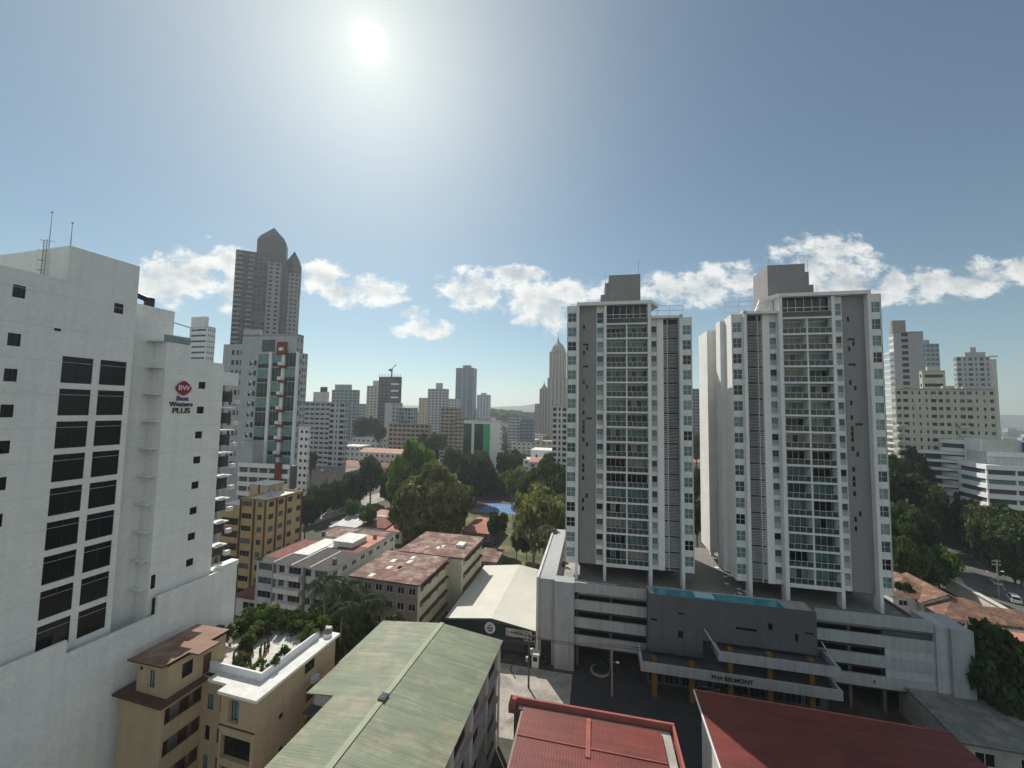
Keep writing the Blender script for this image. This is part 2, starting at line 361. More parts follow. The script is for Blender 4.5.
def facade(b, O, ax, Ln, z0, z1, m, nf, nc, wf=0.6, hf=0.5, sill=0.28, style='slide', mg=None, mf=None, rev=0.1, z00=None, skip=None, part='wall'):
    """a wall with nf rows and nc columns of windows cut into it"""
    fh = (z1-z0)/nf; cw = Ln/nc; holes = []
    mgs = mg if isinstance(mg, (list, tuple)) else [mg or G_DARK]
    for i in range(nf-1, -1, -1):
        for j in range(nc):
            if skip and skip(i, j): continue
            f = wf[j % len(wf)] if isinstance(wf, (list, tuple)) else wf
            if f <= 0: continue
            c = cw*(j+0.5); h = (round(c-cw*f/2, 3), round(c+cw*f/2, 3), round(z0+fh*(i+sill), 3), round(z0+fh*(i+sill+hf), 3)); holes.append(h)
            b.win(O, ax, h, style, rnd.choice(mgs), mf, rev)
    b.P(part).wall(O, ax, Ln, z00 if z00 is not None else z0, z1, m, holes, rev)

def gen(name, label, cat, px0, px1, ytop, Y, side=None, depth=12, th=14, m=WHITE, fh=3.0, nc=4, ncs=3, wf=0.6, hf=0.5, sill=0.28, style='slide', mg=None, mf=None,
        roof=None, top=(), ms=None, group=None, balc=None, bands=False, parapet=0.8, z0=0, sidewin=True):
    """a block standing Y metres ahead whose front shows between two columns of the photo"""
    th = R(th); u0, u1 = U(px0, ytop), U(px1, ytop); X0 = u0*Y; w = (u1*Y-X0)/(math.cos(th)+u1*math.sin(th))
    X1, Y1 = X0+w*math.cos(th), Y-w*math.sin(th)
    if side is not None:
        us = U(side, ytop)
        if us > u1: depth = (us*Y1-X1)/(math.sin(th)-us*math.cos(th))
        else: depth = (us*Y-X0)/(math.sin(th)-us*math.cos(th))
    zt = at((px0+px1)/2, ytop, (Y+Y1)/2).z
    b = Bld(name, label, cat, X0, Y, th, group); b.w, b.d, b.h = w, depth, zt
    nf = max(1, round((zt-z0)/fh)); roof = roof or CONC; ms = ms or m
    low = max(0, nf-int(min(nf, 100/ max(1, nc+ncs))) ) if False else 0
    if bands:                                            # ribbon windows, one per floor
        f = (zt-z0)/nf; holes = [(0.3, w-0.3, z0+f*(i+sill), z0+f*(i+sill+hf)) for i in range(nf-1, -1, -1)]
        for h in holes: b.win((0, 0), FR, h, style, mg, mf, 0.15)
        b.P().wall((0, 0), FR, w, 0, zt, m, holes, 0.15)
    else: facade(b, (0, 0), FR, w, z0, zt, m, nf, nc, wf, hf, sill, style, mg, mf, z00=0)
    right = (u0+u1)/2 < math.tan(th)
    for (O, ax, vis) in (((w, 0), RT, right), ((0, depth), LT, not right)):
        if vis and sidewin: facade(b, O, ax, depth, z0, zt, ms, nf, ncs, 0.5, hf, sill, style, mg, mf, z00=0)
        else: b.P().wall(O, ax, depth, 0, zt, ms)
    b.P().wall((w, depth), BK, w, 0, zt, ms)
    r = b.P('roof'); p = parapet
    r.poly([(0.2, 0.2, zt-0.4), (w-0.2, 0.2, zt-0.4), (w-0.2, depth-0.2, zt-0.4), (0.2, depth-0.2, zt-0.4)], roof)
    for (x0, x1, y0, y1) in ((0, w, 0, 0.2), (0, w, depth-0.2, depth), (0, 0.2, 0.2, depth-0.2), (w-0.2, w, 0.2, depth-0.2)):
        r.box(x0, x1, y0, y1, zt-0.4, zt+p*0.3, m)
    for (a, c, d0, d1, hh, mm) in top:                   # rooftop blocks by fractions
        q = MB(); q.box(w*a, w*c, depth*d0, depth*d1, zt-0.39, zt+hh, mm or m); q.build('roof_block', b.root)
    if balc:                                             # (s0, s1, depth, mat): one balcony per floor in fractions of the front
        f = (zt-z0)/nf
        for (s0, s1, dd, mm) in balc:
            me = MB(); W_ = w*(s1-s0); me.box(0, W_, -dd, -0.003, -0.1, 0.08, mm); me.box(0, W_, -dd, -dd+0.08, 0.08, 1.0, mm); me.box(0, 0.08, -dd+0.08, -0.003, 0.08, 1.0, mm); me.box(W_-0.08, W_, -dd+0.08, -0.003, 0.08, 1.0, mm)
            me = me.mesh('balcony')
            for i in range(nf-1, 0, -1): link('balcony', me, b.root, (w*s0, 0, z0+f*i))
    b.done(); return b

def low(name, label, cat, px, py, z, w, d, th=14, m=OFFW, rm=RUST, roof='flat', rise=2.0, over=0.4, nc=3, nf=2, ncs=3, mg=None, group=None, ridge='y', wf=0.45):
    """a low building whose front left eave corner is seen at a pixel, at height z"""
    p = on(px, py, z); b = Bld(name, label, cat, p.x, p.y, R(th), group); b.w, b.d, b.h = w, d, z
    facade(b, (0, 0), FR, w, 0.3, z, m, nf, nc, wf, 0.42, 0.35, 'slide', mg or G_DARK, z00=0)
    facade(b, (w, 0), RT, d, 0.3, z, m, nf, ncs, wf, 0.42, 0.35, 'slide', mg or G_DARK, z00=0)
    b.P().wall((w, d), BK, w, 0, z, m); b.P().wall((0, d), LT, d, 0, z, m)
    r = b.P('roof'); o = over; t = 0.15
    if roof == 'flat': r.box(-o, w+o, -o, d+o, z+0.003, z+0.25, m, rm)
    elif roof == 'gable':
        if ridge == 'y':
            c = w/2; A = [(-o, z), (c, z+rise), (w+o, z)]
            for (a, q) in ((A[0], A[1]), (A[1], A[2])):
                for dz, fl in ((t, 0), (0.004, 1)):
                    P = [(a[0], -o, a[1]+dz), (q[0], -o, q[1]+dz), (q[0], d+o, q[1]+dz), (a[0], d+o, a[1]+dz)]; r.poly(P[::-1] if fl else P, rm)
            for yy in (-0.0, d): b.P().poly([(0, yy, z), (w, yy, z), (c, yy, z+rise*w/(w+2*o))], m)
        else:
            c = d/2
            for (y0, za, y1, zb) in ((-o, z, c, z+rise), (c, z+rise, d+o, z)):
                for dz in (t, 0.004): r.poly([(-o, y0, za+dz), (w+o, y0, za+dz), (w+o, y1, zb+dz), (-o, y1, zb+dz)], rm)
            for xx in (0, w): b.P().poly([(xx, 0, z), (xx, d, z), (xx, c, z+rise*d/(d+2*o))], m)
    elif roof == 'shed':
        for dz in (t, 0.004): r.poly([(-o, -o, z+dz), (w+o, -o, z+dz), (w+o, d+o, z+rise+dz), (-o, d+o, z+rise+dz)], rm)
        b.P().poly([(w, 0, z), (w, d, z), (w, d, z+rise)], m); b.P().poly([(0, 0, z), (0, d, z), (0, d, z+rise)], m); b.P().poly([(0, d, z), (w, d, z), (w, d, z+rise), (0, d, z+rise)], m)
    elif roof == 'hip':
        k = min(w, d)/2; E = [(-o, -o, z), (w+o, -o, z), (w+o, d+o, z), (-o, d+o, z)]
        if w >= d: T = [(k, d/2, z+rise), (w-k+0.01, d/2, z+rise)]; Fs = [(E[0], E[1], T[1], T[0]), (E[1], E[2], T[1]), (E[2], E[3], T[0], T[1]), (E[3], E[0], T[0])]
        else: T = [(w/2, k, z+rise), (w/2, d-k+0.01, z+rise)]; Fs = [(E[0], E[1], T[0]), (E[1], E[2], T[1], T[0]), (E[2], E[3], T[1]), (E[3], E[0], T[0], T[1])]
        for f in Fs: r.poly(f, rm)
        r.poly(E[::-1], m)
    b.done(); return b
# ---------------------------------------------------------------- ground, roads, hills
def sheet(name, pts, z, m, kind='structure'):
    b = MB(); b.poly([(p[0], p[1], z) for p in pts], m); return tag(b.build(name), kind=kind)
g = MB(); xs = [-4200, -600, -200, 0, 200, 600, 4200]; ys = [-400, 0, 150, 400, 1200, 5200]
for i in range(len(xs)-1):
    for j in range(len(ys)-1): g.poly([(xs[i], ys[j], 0), (xs[i+1], ys[j], 0), (xs[i+1], ys[j+1], 0), (xs[i], ys[j+1], 0)], GROUND)
tag(g.build('ground'), kind='structure')
def strip(name, pts, w, z, m):
    """a road of width w along a line of points"""
    P = [Vector((p[0], p[1], 0)) for p in pts]; b = MB(); Ls, Rs = [], []
    for k, p in enumerate(P):
        d = (P[min(k+1, len(P)-1)]-P[max(k-1, 0)]).normalized(); n = Vector((-d.y, d.x, 0)); Ls.append(p+n*w/2); Rs.append(p-n*w/2)
    for k in range(len(P)-1): b.poly([(*Rs[k].xy, z), (*Rs[k+1].xy, z), (*Ls[k+1].xy, z), (*Ls[k].xy, z)], m)
    return tag(b.build(name), kind='structure')
def dashes(name, pts, w, z, ln, gap):
    P = [Vector((p[0], p[1], 0)) for p in pts]; b = MB()
    for k in range(len(P)-1):
        d = P[k+1]-P[k]; n = d.length; d.normalize(); q = Vector((-d.y, d.x, 0))*w/2; s = 0
        while s+ln < n:
            a, c = P[k]+d*s, P[k]+d*(s+ln); b.poly([(*(a-q).xy, z), (*(c-q).xy, z), (*(c+q).xy, z), (*(a+q).xy, z)], PAINT); s += ln+gap
    return tag(b.build(name), kind='structure')
A12 = (math.cos(R(12.5)), -math.sin(R(12.5)))
def front(s, d=0): return (A12[0]*s - A12[1]*d*1.0, 62.5 + A12[1]*s + A12[0]*d)       # the street before the towers
strip('street', [front(-60, -1), front(100, -1)], 9.0, 0.004, ASPH)
dashes('lane_marking', [front(-60, -1), front(100, -1)], 0.14, 0.008, 3, 4)
b = MB(); b.poly([(*front(-2.5, -5.4), 0), (*front(9.5, -5.4), 0), (*front(9.5, 10), 0), (*front(-14, 10), 0), (*front(-14, 3.5), 0), (*front(-2.5, 3.5), 0)], ASPHP)
o = b.build('driveway'); o.location.z = 0.012; tag(o, kind='structure')
b = MB(); b.poly([(*front(9.5, -5.4), 0), (*front(48, -5.4), 0), (*front(48, 14), 0), (*front(9.5, 14), 0)], ASPH); o = b.build('forecourt'); o.location.z = 0.012; tag(o, kind='structure')
b = MB()
for (s0, s1) in ((-60, -14), (48, 100)):
    P = [front(s0, 3.6), front(s1, 3.6), front(s1, 5.6), front(s0, 5.6)]; b.prism(P, 0.0, 0.14, CONC)
tag(b.build('sidewalk'), kind='structure')
AVE = [(-112, 70), (-95, 118), (-78, 168), (-64, 208), (-50, 280), (-40, 360)]
strip('avenue', AVE, 13, 0.004, ASPHP); dashes('avenue_marking', AVE, 0.15, 0.008, 3, 5)
RST = [(95, 55), (118, 88), (138, 112), (161, 140), (194, 181), (235, 240)]
strip('side_road', RST, 15, 0.004, ASPHW); dashes('side_road_marking', RST, 0.15, 0.008, 3, 5)
def off(pts, s):
    P = [Vector((p[0], p[1], 0)) for p in pts]; o = []
    for k, p in enumerate(P): d = (P[min(k+1, len(P)-1)]-P[max(k-1, 0)]).normalized(); o.append((p.x-d.y*s, p.y+d.x*s))
    return o
strip('verge', off(RST, -10), 5, 0.008, ASPHP); strip('kerb_strip', off(RST, 9), 3, 0.008, CONC)
o = sheet('lawn', [(-20, 105), (26, 100), (40, 150), (20, 190), (-25, 190)], 0.012, GRASS)
sheet('path', [(-6, 108.5), (24, 103), (24.5, 105), (-6, 110.5)], 0.020, CONC)
h = MB()
def ridge(pts, Y, dep, m, n=60, seed=1):
    rr = random.Random(seed); xs = [i/(n-1) for i in range(n)]; X0, X1 = pts[0][0], pts[-1][0]; rows = []
    for t in xs:
        x = X0+(X1-X0)*t
        for k in range(len(pts)-1):
            if pts[k][0] <= x <= pts[k+1][0]: f = (x-pts[k][0])/(pts[k+1][0]-pts[k][0]); f = f*f*(3-2*f); z = pts[k][1]*(1-f)+pts[k+1][1]*f; break
        z += rr.uniform(-2, 2)*min(1, z/30); rows.append([(x, Y-dep+rr.uniform(-20, 20), -0.5), (x, Y-dep*0.5, z*0.55), (x, Y, z), (x, Y+dep, -0.5)])
    for i in range(n-1):
        for j in range(3): h.poly([rows[i][j], rows[i+1][j], rows[i+1][j+1], rows[i][j+1]], m)
ridge([(-4000, 20), (-2200, 90), (-900, 60), (-300, 50), (-120, 62), (60, 72), (260, 96), (480, 80), (900, 60), (1800, 90), (2600, 50), (4000, 70)], 3000, 500, HILL)
tag(h.build('hills'), kind='structure')

# air between here and the hills
b = MB(); b.box(-4300, 4300, -450, 5300, -1.2, 230, HILL); hzo = b.build('haze'); hzo['kind'] = 'stuff'
hm = bpy.data.materials.new('haze'); hm.use_nodes = True; t = hm.node_tree; t.nodes.clear(); ho = t.nodes.new('ShaderNodeOutputMaterial'); pv = t.nodes.new('ShaderNodeVolumePrincipled')
pv.inputs['Color'].default_value = (0.86, 0.93, 1.0, 1); pv.inputs['Density'].default_value = 0.00024; pv.inputs['Anisotropy'].default_value = 0.35
t.links.new(pv.outputs[0], ho.inputs['Volume']); hzo.data.materials.clear(); hzo.data.materials.append(hm)

# ---------------------------------------------------------------- the two white apartment towers
DECK = 13.2
def tower(label, X, Y, th, mir):
    b = Bld('apartment_tower', label, 'tower', X, Y, R(th)); root = b.root; Wd = 24.0
    def mx(x): return Wd-x if mir else x
    def seg(x0, x1): return (x0, x1) if not mir else (Wd-x1, Wd-x0)
    z0, fh, N_ = 16.0, 2.93, 16; ztop = z0+0.5+fh*N_            # 63.4
    fl = [z0+0.5+fh*i for i in range(N_)]
    body = b.P('wall')
    def bx(x0, x1, y0, y1, za, zb, m, mt=None, q=body):
        a, c = seg(x0, x1); q.box(a, c, y0, y1, za, zb, m, mt)
    glz = lambda: rnd.choice([G_TEAL, G_TEAL, G_TEAL, G_TEAL2, G_TEAL2, G_GREY, G_DARK, G_DARK, G_BLUE])
    # end block with one window a floor
    def column(x0, x1, wx0, wx1, y, zt, wz, style, nm, wh=1.45, sill=0.75, m=WHITE, fls=fl):
        a, c = seg(x0, x1); p, q = seg(wx0, wx1); hs = []
        for f in fls[::-1]:
            hh = (p-a, q-a, f+sill, f+sill+wh); hs.append(hh); b.win((a, y), FR, hh, style, glz(), RAIL, 0.18, nm)
        body.wall((a, y), FR, c-a, z0, zt, m, hs, 0.18)
    flx = fl+[ztop+0.1]
    column(0, 1.95, 0.12, 1.86, 0.0, 67.4, 1.5, 'g22', 'window', 1.85, 0.6, fls=flx)
    column(22.15, 24, 22.27, 23.88, 0.0, 64.5, 1.5, 'g22', 'window', 1.85, 0.6)
    column(5.9, 7.35, 5.98, 7.3, 0.25, 67.2, 1.3, 'half', 'narrow_window', 2.2, 0.25, fls=flx)
    column(16.35, 17.6, 16.4, 17.54, 0.25, 64.3, 1.3, 'half', 'narrow_window', 2.2, 0.25)
    SPQ = {}
    for k, f in enumerate(fl):                                  # grey spandrel under each narrow window
        for (x0, x1, y) in ((6.03, 7.25, 0.36), (16.45, 17.49, 0.36)): bx(x0, x1, y, y+0.03, f+0.31, f+1.1, GREYL, q=SPQ.setdefault((k, x0), MB()))
    for q in SPQ.values(): q.build('spandrel', root)
    # grey panel with its slits
    a, c = seg(2.45, 5.9); rs = random.Random(5); hs = []; z = 66.0
    for k in range(22):
        z -= rs.choice([0.95, 0.95, 1.6, 2.6, 3.4]); xx = rs.choice([0.75, 0.75, 1.45]); wd, hh = rs.choice([(0.42, 0.8), (0.42, 0.8), (0.42, 0.85), (1.15, 0.42)])
        if z < 19: break
        hs.append((xx, xx+wd, z, z+hh)); b.win((a, 0.3), FR, hs[-1], 'bare', G_BLACK, RAIL, 0.2, 'slit_window')
    body.wall((a, 0.3), FR, c-a, z0, 67.2, GREY, hs, 0.2)
    # fins that run down to the deck as pillars
    for (x0, x1, zt, y0) in ((1.95, 2.45, 67.95, -0.75), (7.35, 7.85, 67.2, -0.55), (15.75, 16.35, 67.2, -0.75), (21.6, 22.15, 65.0, -0.7)):
        q = MB(); a, c = seg(x0, x1); q.box(a, c, y0, 1.0, DECK+0.03, zt, WHITE); q.build('pillar', root)
    # white flank and louvred shaft
    bx(17.6, 18.75, 0.1, 1.0, z0, 64.3, WHITE2)
    bx(18.75, 21.6, 1.1, 1.2, z0, 64.3, GREYD)
    for (x0, x1, n, tone) in ((18.75, 19.5, 4, WHITE), (19.55, 21.6, 5, GREYL)):
        for i, f in enumerate(fl):
            q = MB(); a, c = seg(x0, x1)
            for k in range(n*2): q.box(a, c, 0.18, 0.55, f+0.12+k*(fh-0.2)/(n*2), f+0.12+k*(fh-0.2)/(n*2)+0.10, tone)
            q.build('louvre', root)
    a, c = seg(19.5, 19.56); body.box(a, c, 0.1, 1.0, z0, 64.3, WHITE)
    # balconies: two a floor, sliding doors behind
    BMESH = {}
    for i, f in enumerate(fl):
        for (x0, x1) in ((7.85, 11.65), (11.85, 15.75)):
            a, c = seg(x0, x1); w = round(c-a, 2)
            if ('s', w) not in BMESH:
                q = MB(); q.box(0, w, -0.5, 1.6, -0.18, 0.14, WHITE); BMESH[('s', w)] = q.mesh('balcony')
                q = MB(); q.box(0, w, -0.45, -0.40, 1.05, 1.11, RAIL); q.poly([(0, -0.42, 0.22), (w, -0.42, 0.22), (w, -0.42, 1.04), (0, -0.42, 1.04)], G_RAIL)
                for k in range(5): x = 0.02+(w-0.06)*k/4; q.box(x, x+0.04, -0.45, -0.40, 0.141, 1.05, RAIL)
                BMESH[('r', w)] = q.mesh('railing')
            s = link('balcony', BMESH[('s', w)], root, (a, 0, f)); link('railing', BMESH[('r', w)], s)
            mg = rnd.choice([G_DARK, G_DARK, G_GREY, G_TEAL, G_DARK, CURT, G_TEAL2]); mg2 = rnd.choice([mg, mg, G_DARK, G_TEAL, CURT]); key = ('d', w, mg.name, mg2.name)
            if key not in BMESH:
                q = MB(); h = 2.35
                for k in range(4): q.poly([(w*k/4, 1.5, 0.15), (w*(k+1)/4, 1.5, 0.15), (w*(k+1)/4, 1.5, h), (w*k/4, 1.5, h)], [mg, mg2, G_DARK, mg2][k] if k != 2 else mg)
                for k in range(5): x = 0.02+(w-0.1)*k/4; q.box(x, x+0.07, 1.42, 1.495, 0.15, h, RAIL)
                q.box(0, w, 1.4, 1.55, h, fh-0.19, WHITE); BMESH[key] = q.mesh('sliding_door')
            link('sliding_door', BMESH[key], s)
            if rnd.random() < 0.45:                               # something left out on the balcony
                q = MB(); x = rnd.uniform(0.4, w-1.2); q.box(x, x+0.5, 0.4, 0.9, 0.143, 0.55, BROWN); q.box(x, x+0.5, 0.85, 0.92, 0.55, 1.0, BROWN); q.build('balcony_chair', s)
            if rnd.random() < 0.35:
                q = MB(); x = rnd.uniform(0.2, w-0.5); q.cyl(x, 0.0, 0.14, 0.143, 0.45, SALMON, 8)
                for k in range(9): an = k*0.7; q.poly([(x, 0, 0.45), (x+0.35*math.cos(an), 0.3*math.sin(an), 0.8+0.1*(k % 3)), (x+0.1*math.cos(an+1), 0.1*math.sin(an+1), 1.1)], LF_MID)
                q.build('balcony_plant', s)
            if rnd.random() < 0.25:
                q = MB(); x = rnd.uniform(0.3, w-1.4)
                for k in range(3): q.box(x+0.4*k, x+0.4*k+0.32, -0.36, -0.34, 0.55+0.1*(k % 2), 1.13, [WHITE2, SIGNBLUE, REDTRIM, CREAM][(k+i) % 4])
                q.build('laundry', s)
    q = MB(); a, c = seg(11.65, 11.85); q.box(a, c, -0.5, 1.5, z0+0.32, ztop, WHITE); q.build('divider', root)
    a, c = seg(7.85, 15.75); body.box(a, c, 1.65, 1.8, z0, ztop, WHITE); bx(7.85, 15.75, -0.5, 1.6, z0, z0+0.3, WHITE)
    # double-height glazed top flat
    bx(7.85, 15.75, -0.5, 1.6, ztop-0.15, ztop+0.15, WHITE)
    q = MB(); a, c = seg(7.85, 15.75); q.poly([(a, 0.4, ztop+0.15), (c, 0.4, ztop+0.15), (c, 0.4, 67.2), (a, 0.4, 67.2)], G_DARK)
    for k in range(7): x = a+(c-a-0.09)*k/6; q.box(x, x+0.09, 0.32, 0.395, ztop+0.15, 67.2, RAIL)
    q.box(a, c, 0.31, 0.392, ztop+2.0, ztop+2.12, RAIL); q.build('glazed_front', root)
    q = MB(); q.box(a, c, -0.45, -0.40, ztop+1.1, ztop+1.16, RAIL); q.poly([(a, -0.42, ztop+0.16), (c, -0.42, ztop+0.16), (c, -0.42, ztop+1.1), (a, -0.42, ztop+1.1)], G_RAIL); q.build('railing', root)
    # sides, back, underside
    q = body
    bx(0.03, 0.2, 0.0, 4.0, z0, 67.4, WHITE)
    bx(23.8, 23.97, 0.0, 4.0, z0, 64.5, WHITE)
    bx(22.8, 24.8, 4.0, 6.6, z0, 64.2, WHITE)
    bx(0.2, 1.3, 1.9, 4.0, z0, 67.3, WHITE); bx(1.3, 22.7, 1.9, 16, z0, 64.3, WHITE)
    for (x0, x1) in ((1.2, 2.2), (21.8, 24.5)):
        bx(x0, x1, 14, 21, z0, 64.3, WHITE)
        for (yy) in (14.2, 20.2): bx(x0+0.2, x0+0.9, yy, yy+0.6, DECK+0.03, z0, WHITE)
    bx(2.2, 21.8, 16, 20, z0, 64.0, WHITE)
    bx(0.2, 1.95, 0.18, 1.9, z0-0.003, z0+0.1, WHITE); bx(1.3, 22.7, 0.9, 15.9, z0-0.2, z0-0.003, CONC)
    # roofs: main slab with its pointed eave, lower slab, frame of pipes
    r = b.P('roof')
    pts = [(1.95, -0.8), (16.4, -0.8), (18.3, 2.4), (15.6, 12), (1.95, 12)]
    pts = [(mx(x), y) for x, y in pts]; pts = pts[::-1] if mir else pts
    r.prism(pts, 67.25, 67.9, WHITE, CONC)
    bx(16.42, 22.15, -0.7, 12, 64.32, 64.8, WHITE, CONC, r); bx(2.0, 16.2, 1.9, 12, 64.3, 67.24, WHITE, CONC, r)
    # lift house
    q = MB()
    def lx(x0, x1, y0, y1, za, zb): a, c = seg(x0, x1); q.box(a, c, y0, y1, za, zb, GREY)
    lx(8.7, 15.3, 6, 13, 67.92, 75.6); lx(7.9, 8.7, 6.3, 12, 67.92, 74.0); lx(7.0, 7.9, 6.6, 11, 67.92, 71.5)
    lh = q.build('lift_house', root)
    q = MB(); x = mx(15.0); q.tube([(x, 6.3, 75.6), (x, 6.3, 79.0)], 0.05, METAL, 5); x = mx(8.0); q.tube([(x, 6.4, 74.0), (x, 6.4, 76.3)], 0.04, METAL, 5); q.build('antenna', root)
    q = MB()
    for zz in (66.0, 67.2, 68.2): q.tube([(mx(17.2), 5, zz), (mx(23.6), 5, zz)], 0.07, RAIL, 5)
    for xx in (18.6, 21.0, 23.6): q.tube([(mx(xx), 5, 64.5), (mx(xx), 5, 68.3)], 0.07, RAIL, 5)
    q.build('pipe_frame', root)
    # dark open ground level
    q = MB(); a, c = seg(2.5, 21.5); q.box(a, c, 6.5, 15, DECK+0.03, z0-0.21, GREYD); q.build('lobby', root)
    b.done(); return b
uL = U(566.5)
tower('white apartment tower on the left of the pair, grey slotted strip near its left edge', uL*78.3, 78.3, 10.5, False)
tower('white apartment tower on the right of the pair, with a sunlit wing on its left', U(733)*71.3, 71.3, 12.0, True)

# ---------------------------------------------------------------- parking podium that carries both towers
PDK = mat('shaded_parking_concrete', (0.055, 0.053, 0.05), var=0.3)  # concrete darkened to stand in for the gloom between the decks
POD = Bld('parking_podium', 'white and grey parking podium under the two towers, pool along its front', 'car park', 11.9, 71.5, R(12)); b = POD
def pt(px, y=0.0, py=620):                                     # metres along the podium front for a photo column
    u = U(px, py); X0 = 11.9+0.2079*y; Y0 = 71.5+0.978*y; return (u*Y0-X0)/(0.978+u*0.2079)
w = b.P('wall')
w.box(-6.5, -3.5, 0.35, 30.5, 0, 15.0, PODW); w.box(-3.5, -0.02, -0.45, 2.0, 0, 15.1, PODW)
w.box(-6.9, -6.5, 0.0, 31.0, 0, 15.3, OFFW)
w.box(-3.5, 0.6, 2.0, 31, 12.4, DECK, CONC); w.box(-0.02, 0.25, 2.0, 31, 0, 12.4, GREYD)
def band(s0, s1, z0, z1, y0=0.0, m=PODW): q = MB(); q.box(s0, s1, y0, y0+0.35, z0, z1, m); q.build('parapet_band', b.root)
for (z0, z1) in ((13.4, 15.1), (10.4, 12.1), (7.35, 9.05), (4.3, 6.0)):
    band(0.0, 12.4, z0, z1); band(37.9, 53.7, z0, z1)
for z in (12.0, 9.0, 6.0): w.box(47.3, 53.7, 0.12, 0.3, z+0.0, z+1.45, GREYL) if z < 12 else w.box(47.3, 53.7, 0.5, 0.8, 12.11, 13.39, GREYD)
for z in (13.0, 10.1, 7.1, 4.1): q = MB(); q.box(0.3, 53.6, 0.4, 30, z-0.25, z, PDK); q.build('parking_deck', b.root)
for s in (0.3, 6.2, 12.6, 20, 28, 38.2, 43, 47.6, 53):
    q = MB(); q.box(s, s+0.45, 1.4, 1.9, 0, 12.7, CONCD); q.build('column', b.root)
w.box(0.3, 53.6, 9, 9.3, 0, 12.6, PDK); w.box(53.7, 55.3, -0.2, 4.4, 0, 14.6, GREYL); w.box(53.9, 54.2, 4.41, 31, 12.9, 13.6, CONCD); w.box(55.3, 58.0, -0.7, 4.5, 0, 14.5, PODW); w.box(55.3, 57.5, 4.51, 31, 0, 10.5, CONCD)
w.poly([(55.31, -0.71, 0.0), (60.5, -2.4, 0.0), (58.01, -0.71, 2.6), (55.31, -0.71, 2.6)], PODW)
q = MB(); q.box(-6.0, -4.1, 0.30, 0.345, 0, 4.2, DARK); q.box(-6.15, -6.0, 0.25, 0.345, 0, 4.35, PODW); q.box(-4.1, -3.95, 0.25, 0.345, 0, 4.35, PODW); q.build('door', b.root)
dk = b.P('plaza_deck'); PAVE = mat('plaza_paving', (0.22, 0.21, 0.19), var=0.25, scale=1.0); dk.box(0.6, 53.88, 0.36, 31, 12.95, DECK, PAVE)
# kerbs round the tower feet
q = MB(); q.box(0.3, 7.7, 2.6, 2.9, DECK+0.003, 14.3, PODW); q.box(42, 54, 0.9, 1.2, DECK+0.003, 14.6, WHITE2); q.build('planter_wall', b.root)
# grey screen wall with slots; its lower edge steps up
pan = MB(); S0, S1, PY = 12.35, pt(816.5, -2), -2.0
slots = [(pt(657), 0, 14.0), ]
def hole(px0, px1, z0, z1, nm='slot'):
    a, c = pt(px0, PY)-S0, pt(px1, PY)-S0; return (round(a, 2), round(c, 2), z0, z1)
hs1 = [hole(651, 657, 11.1, 11.5), hole(678, 683.5, 12.6, 13.0), hole(678, 683, 8.8, 10.0), hole(736, 756.5, 11.3, 11.75), hole(768, 772.5, 11.9, 13.1), hole(794.5, 798, 10.6, 11.8), hole(805, 813.5, 11.9, 12.2)]
sx = pt(702.5, PY)-S0
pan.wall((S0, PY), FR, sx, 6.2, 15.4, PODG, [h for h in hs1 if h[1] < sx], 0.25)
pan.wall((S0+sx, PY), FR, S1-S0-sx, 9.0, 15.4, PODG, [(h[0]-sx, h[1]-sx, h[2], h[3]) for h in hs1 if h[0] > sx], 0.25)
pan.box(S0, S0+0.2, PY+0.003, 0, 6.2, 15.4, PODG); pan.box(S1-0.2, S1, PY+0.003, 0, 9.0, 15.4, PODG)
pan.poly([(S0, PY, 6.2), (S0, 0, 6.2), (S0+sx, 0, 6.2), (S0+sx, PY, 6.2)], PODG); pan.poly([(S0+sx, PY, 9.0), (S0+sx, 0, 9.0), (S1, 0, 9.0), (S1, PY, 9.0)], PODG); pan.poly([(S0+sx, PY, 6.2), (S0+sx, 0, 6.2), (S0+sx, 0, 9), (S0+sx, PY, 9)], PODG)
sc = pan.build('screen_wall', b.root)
for h in hs1: q = MB(); q.poly([(S0+h[0], PY+0.26, h[2]), (S0+h[1], PY+0.26, h[2]), (S0+h[1], PY+0.26, h[3]), (S0+h[0], PY+0.26, h[3])], G_BLACK); q.build('slot_pane', sc)
# pool in a raised basin behind the screen
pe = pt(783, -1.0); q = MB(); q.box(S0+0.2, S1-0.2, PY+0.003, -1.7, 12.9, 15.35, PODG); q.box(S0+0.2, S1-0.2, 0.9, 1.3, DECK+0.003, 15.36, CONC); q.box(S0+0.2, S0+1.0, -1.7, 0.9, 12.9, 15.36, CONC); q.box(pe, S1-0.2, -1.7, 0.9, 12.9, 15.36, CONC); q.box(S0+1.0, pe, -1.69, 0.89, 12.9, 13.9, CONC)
pool = q.build('pool', b.root)
q = MB(); q.poly([(S0+1.0, -1.7, 15.28), (pe, -1.7, 15.28), (pe, 0.9, 15.28), (S0+1.0, 0.9, 15.28)], WATER); q.build('water', pool)
q = MB(); q.box(pt(694, 0), pt(713, 0), -1.2, 0.7, 15.30, 15.42, mat('pale_pool_slab', (0.42, 0.58, 0.62), var=0.1)); q.build('pool_slab', pool)  # thin pale slab across part of the water
for k, s in enumerate((pt(797), pt(803), pt(809))): pass
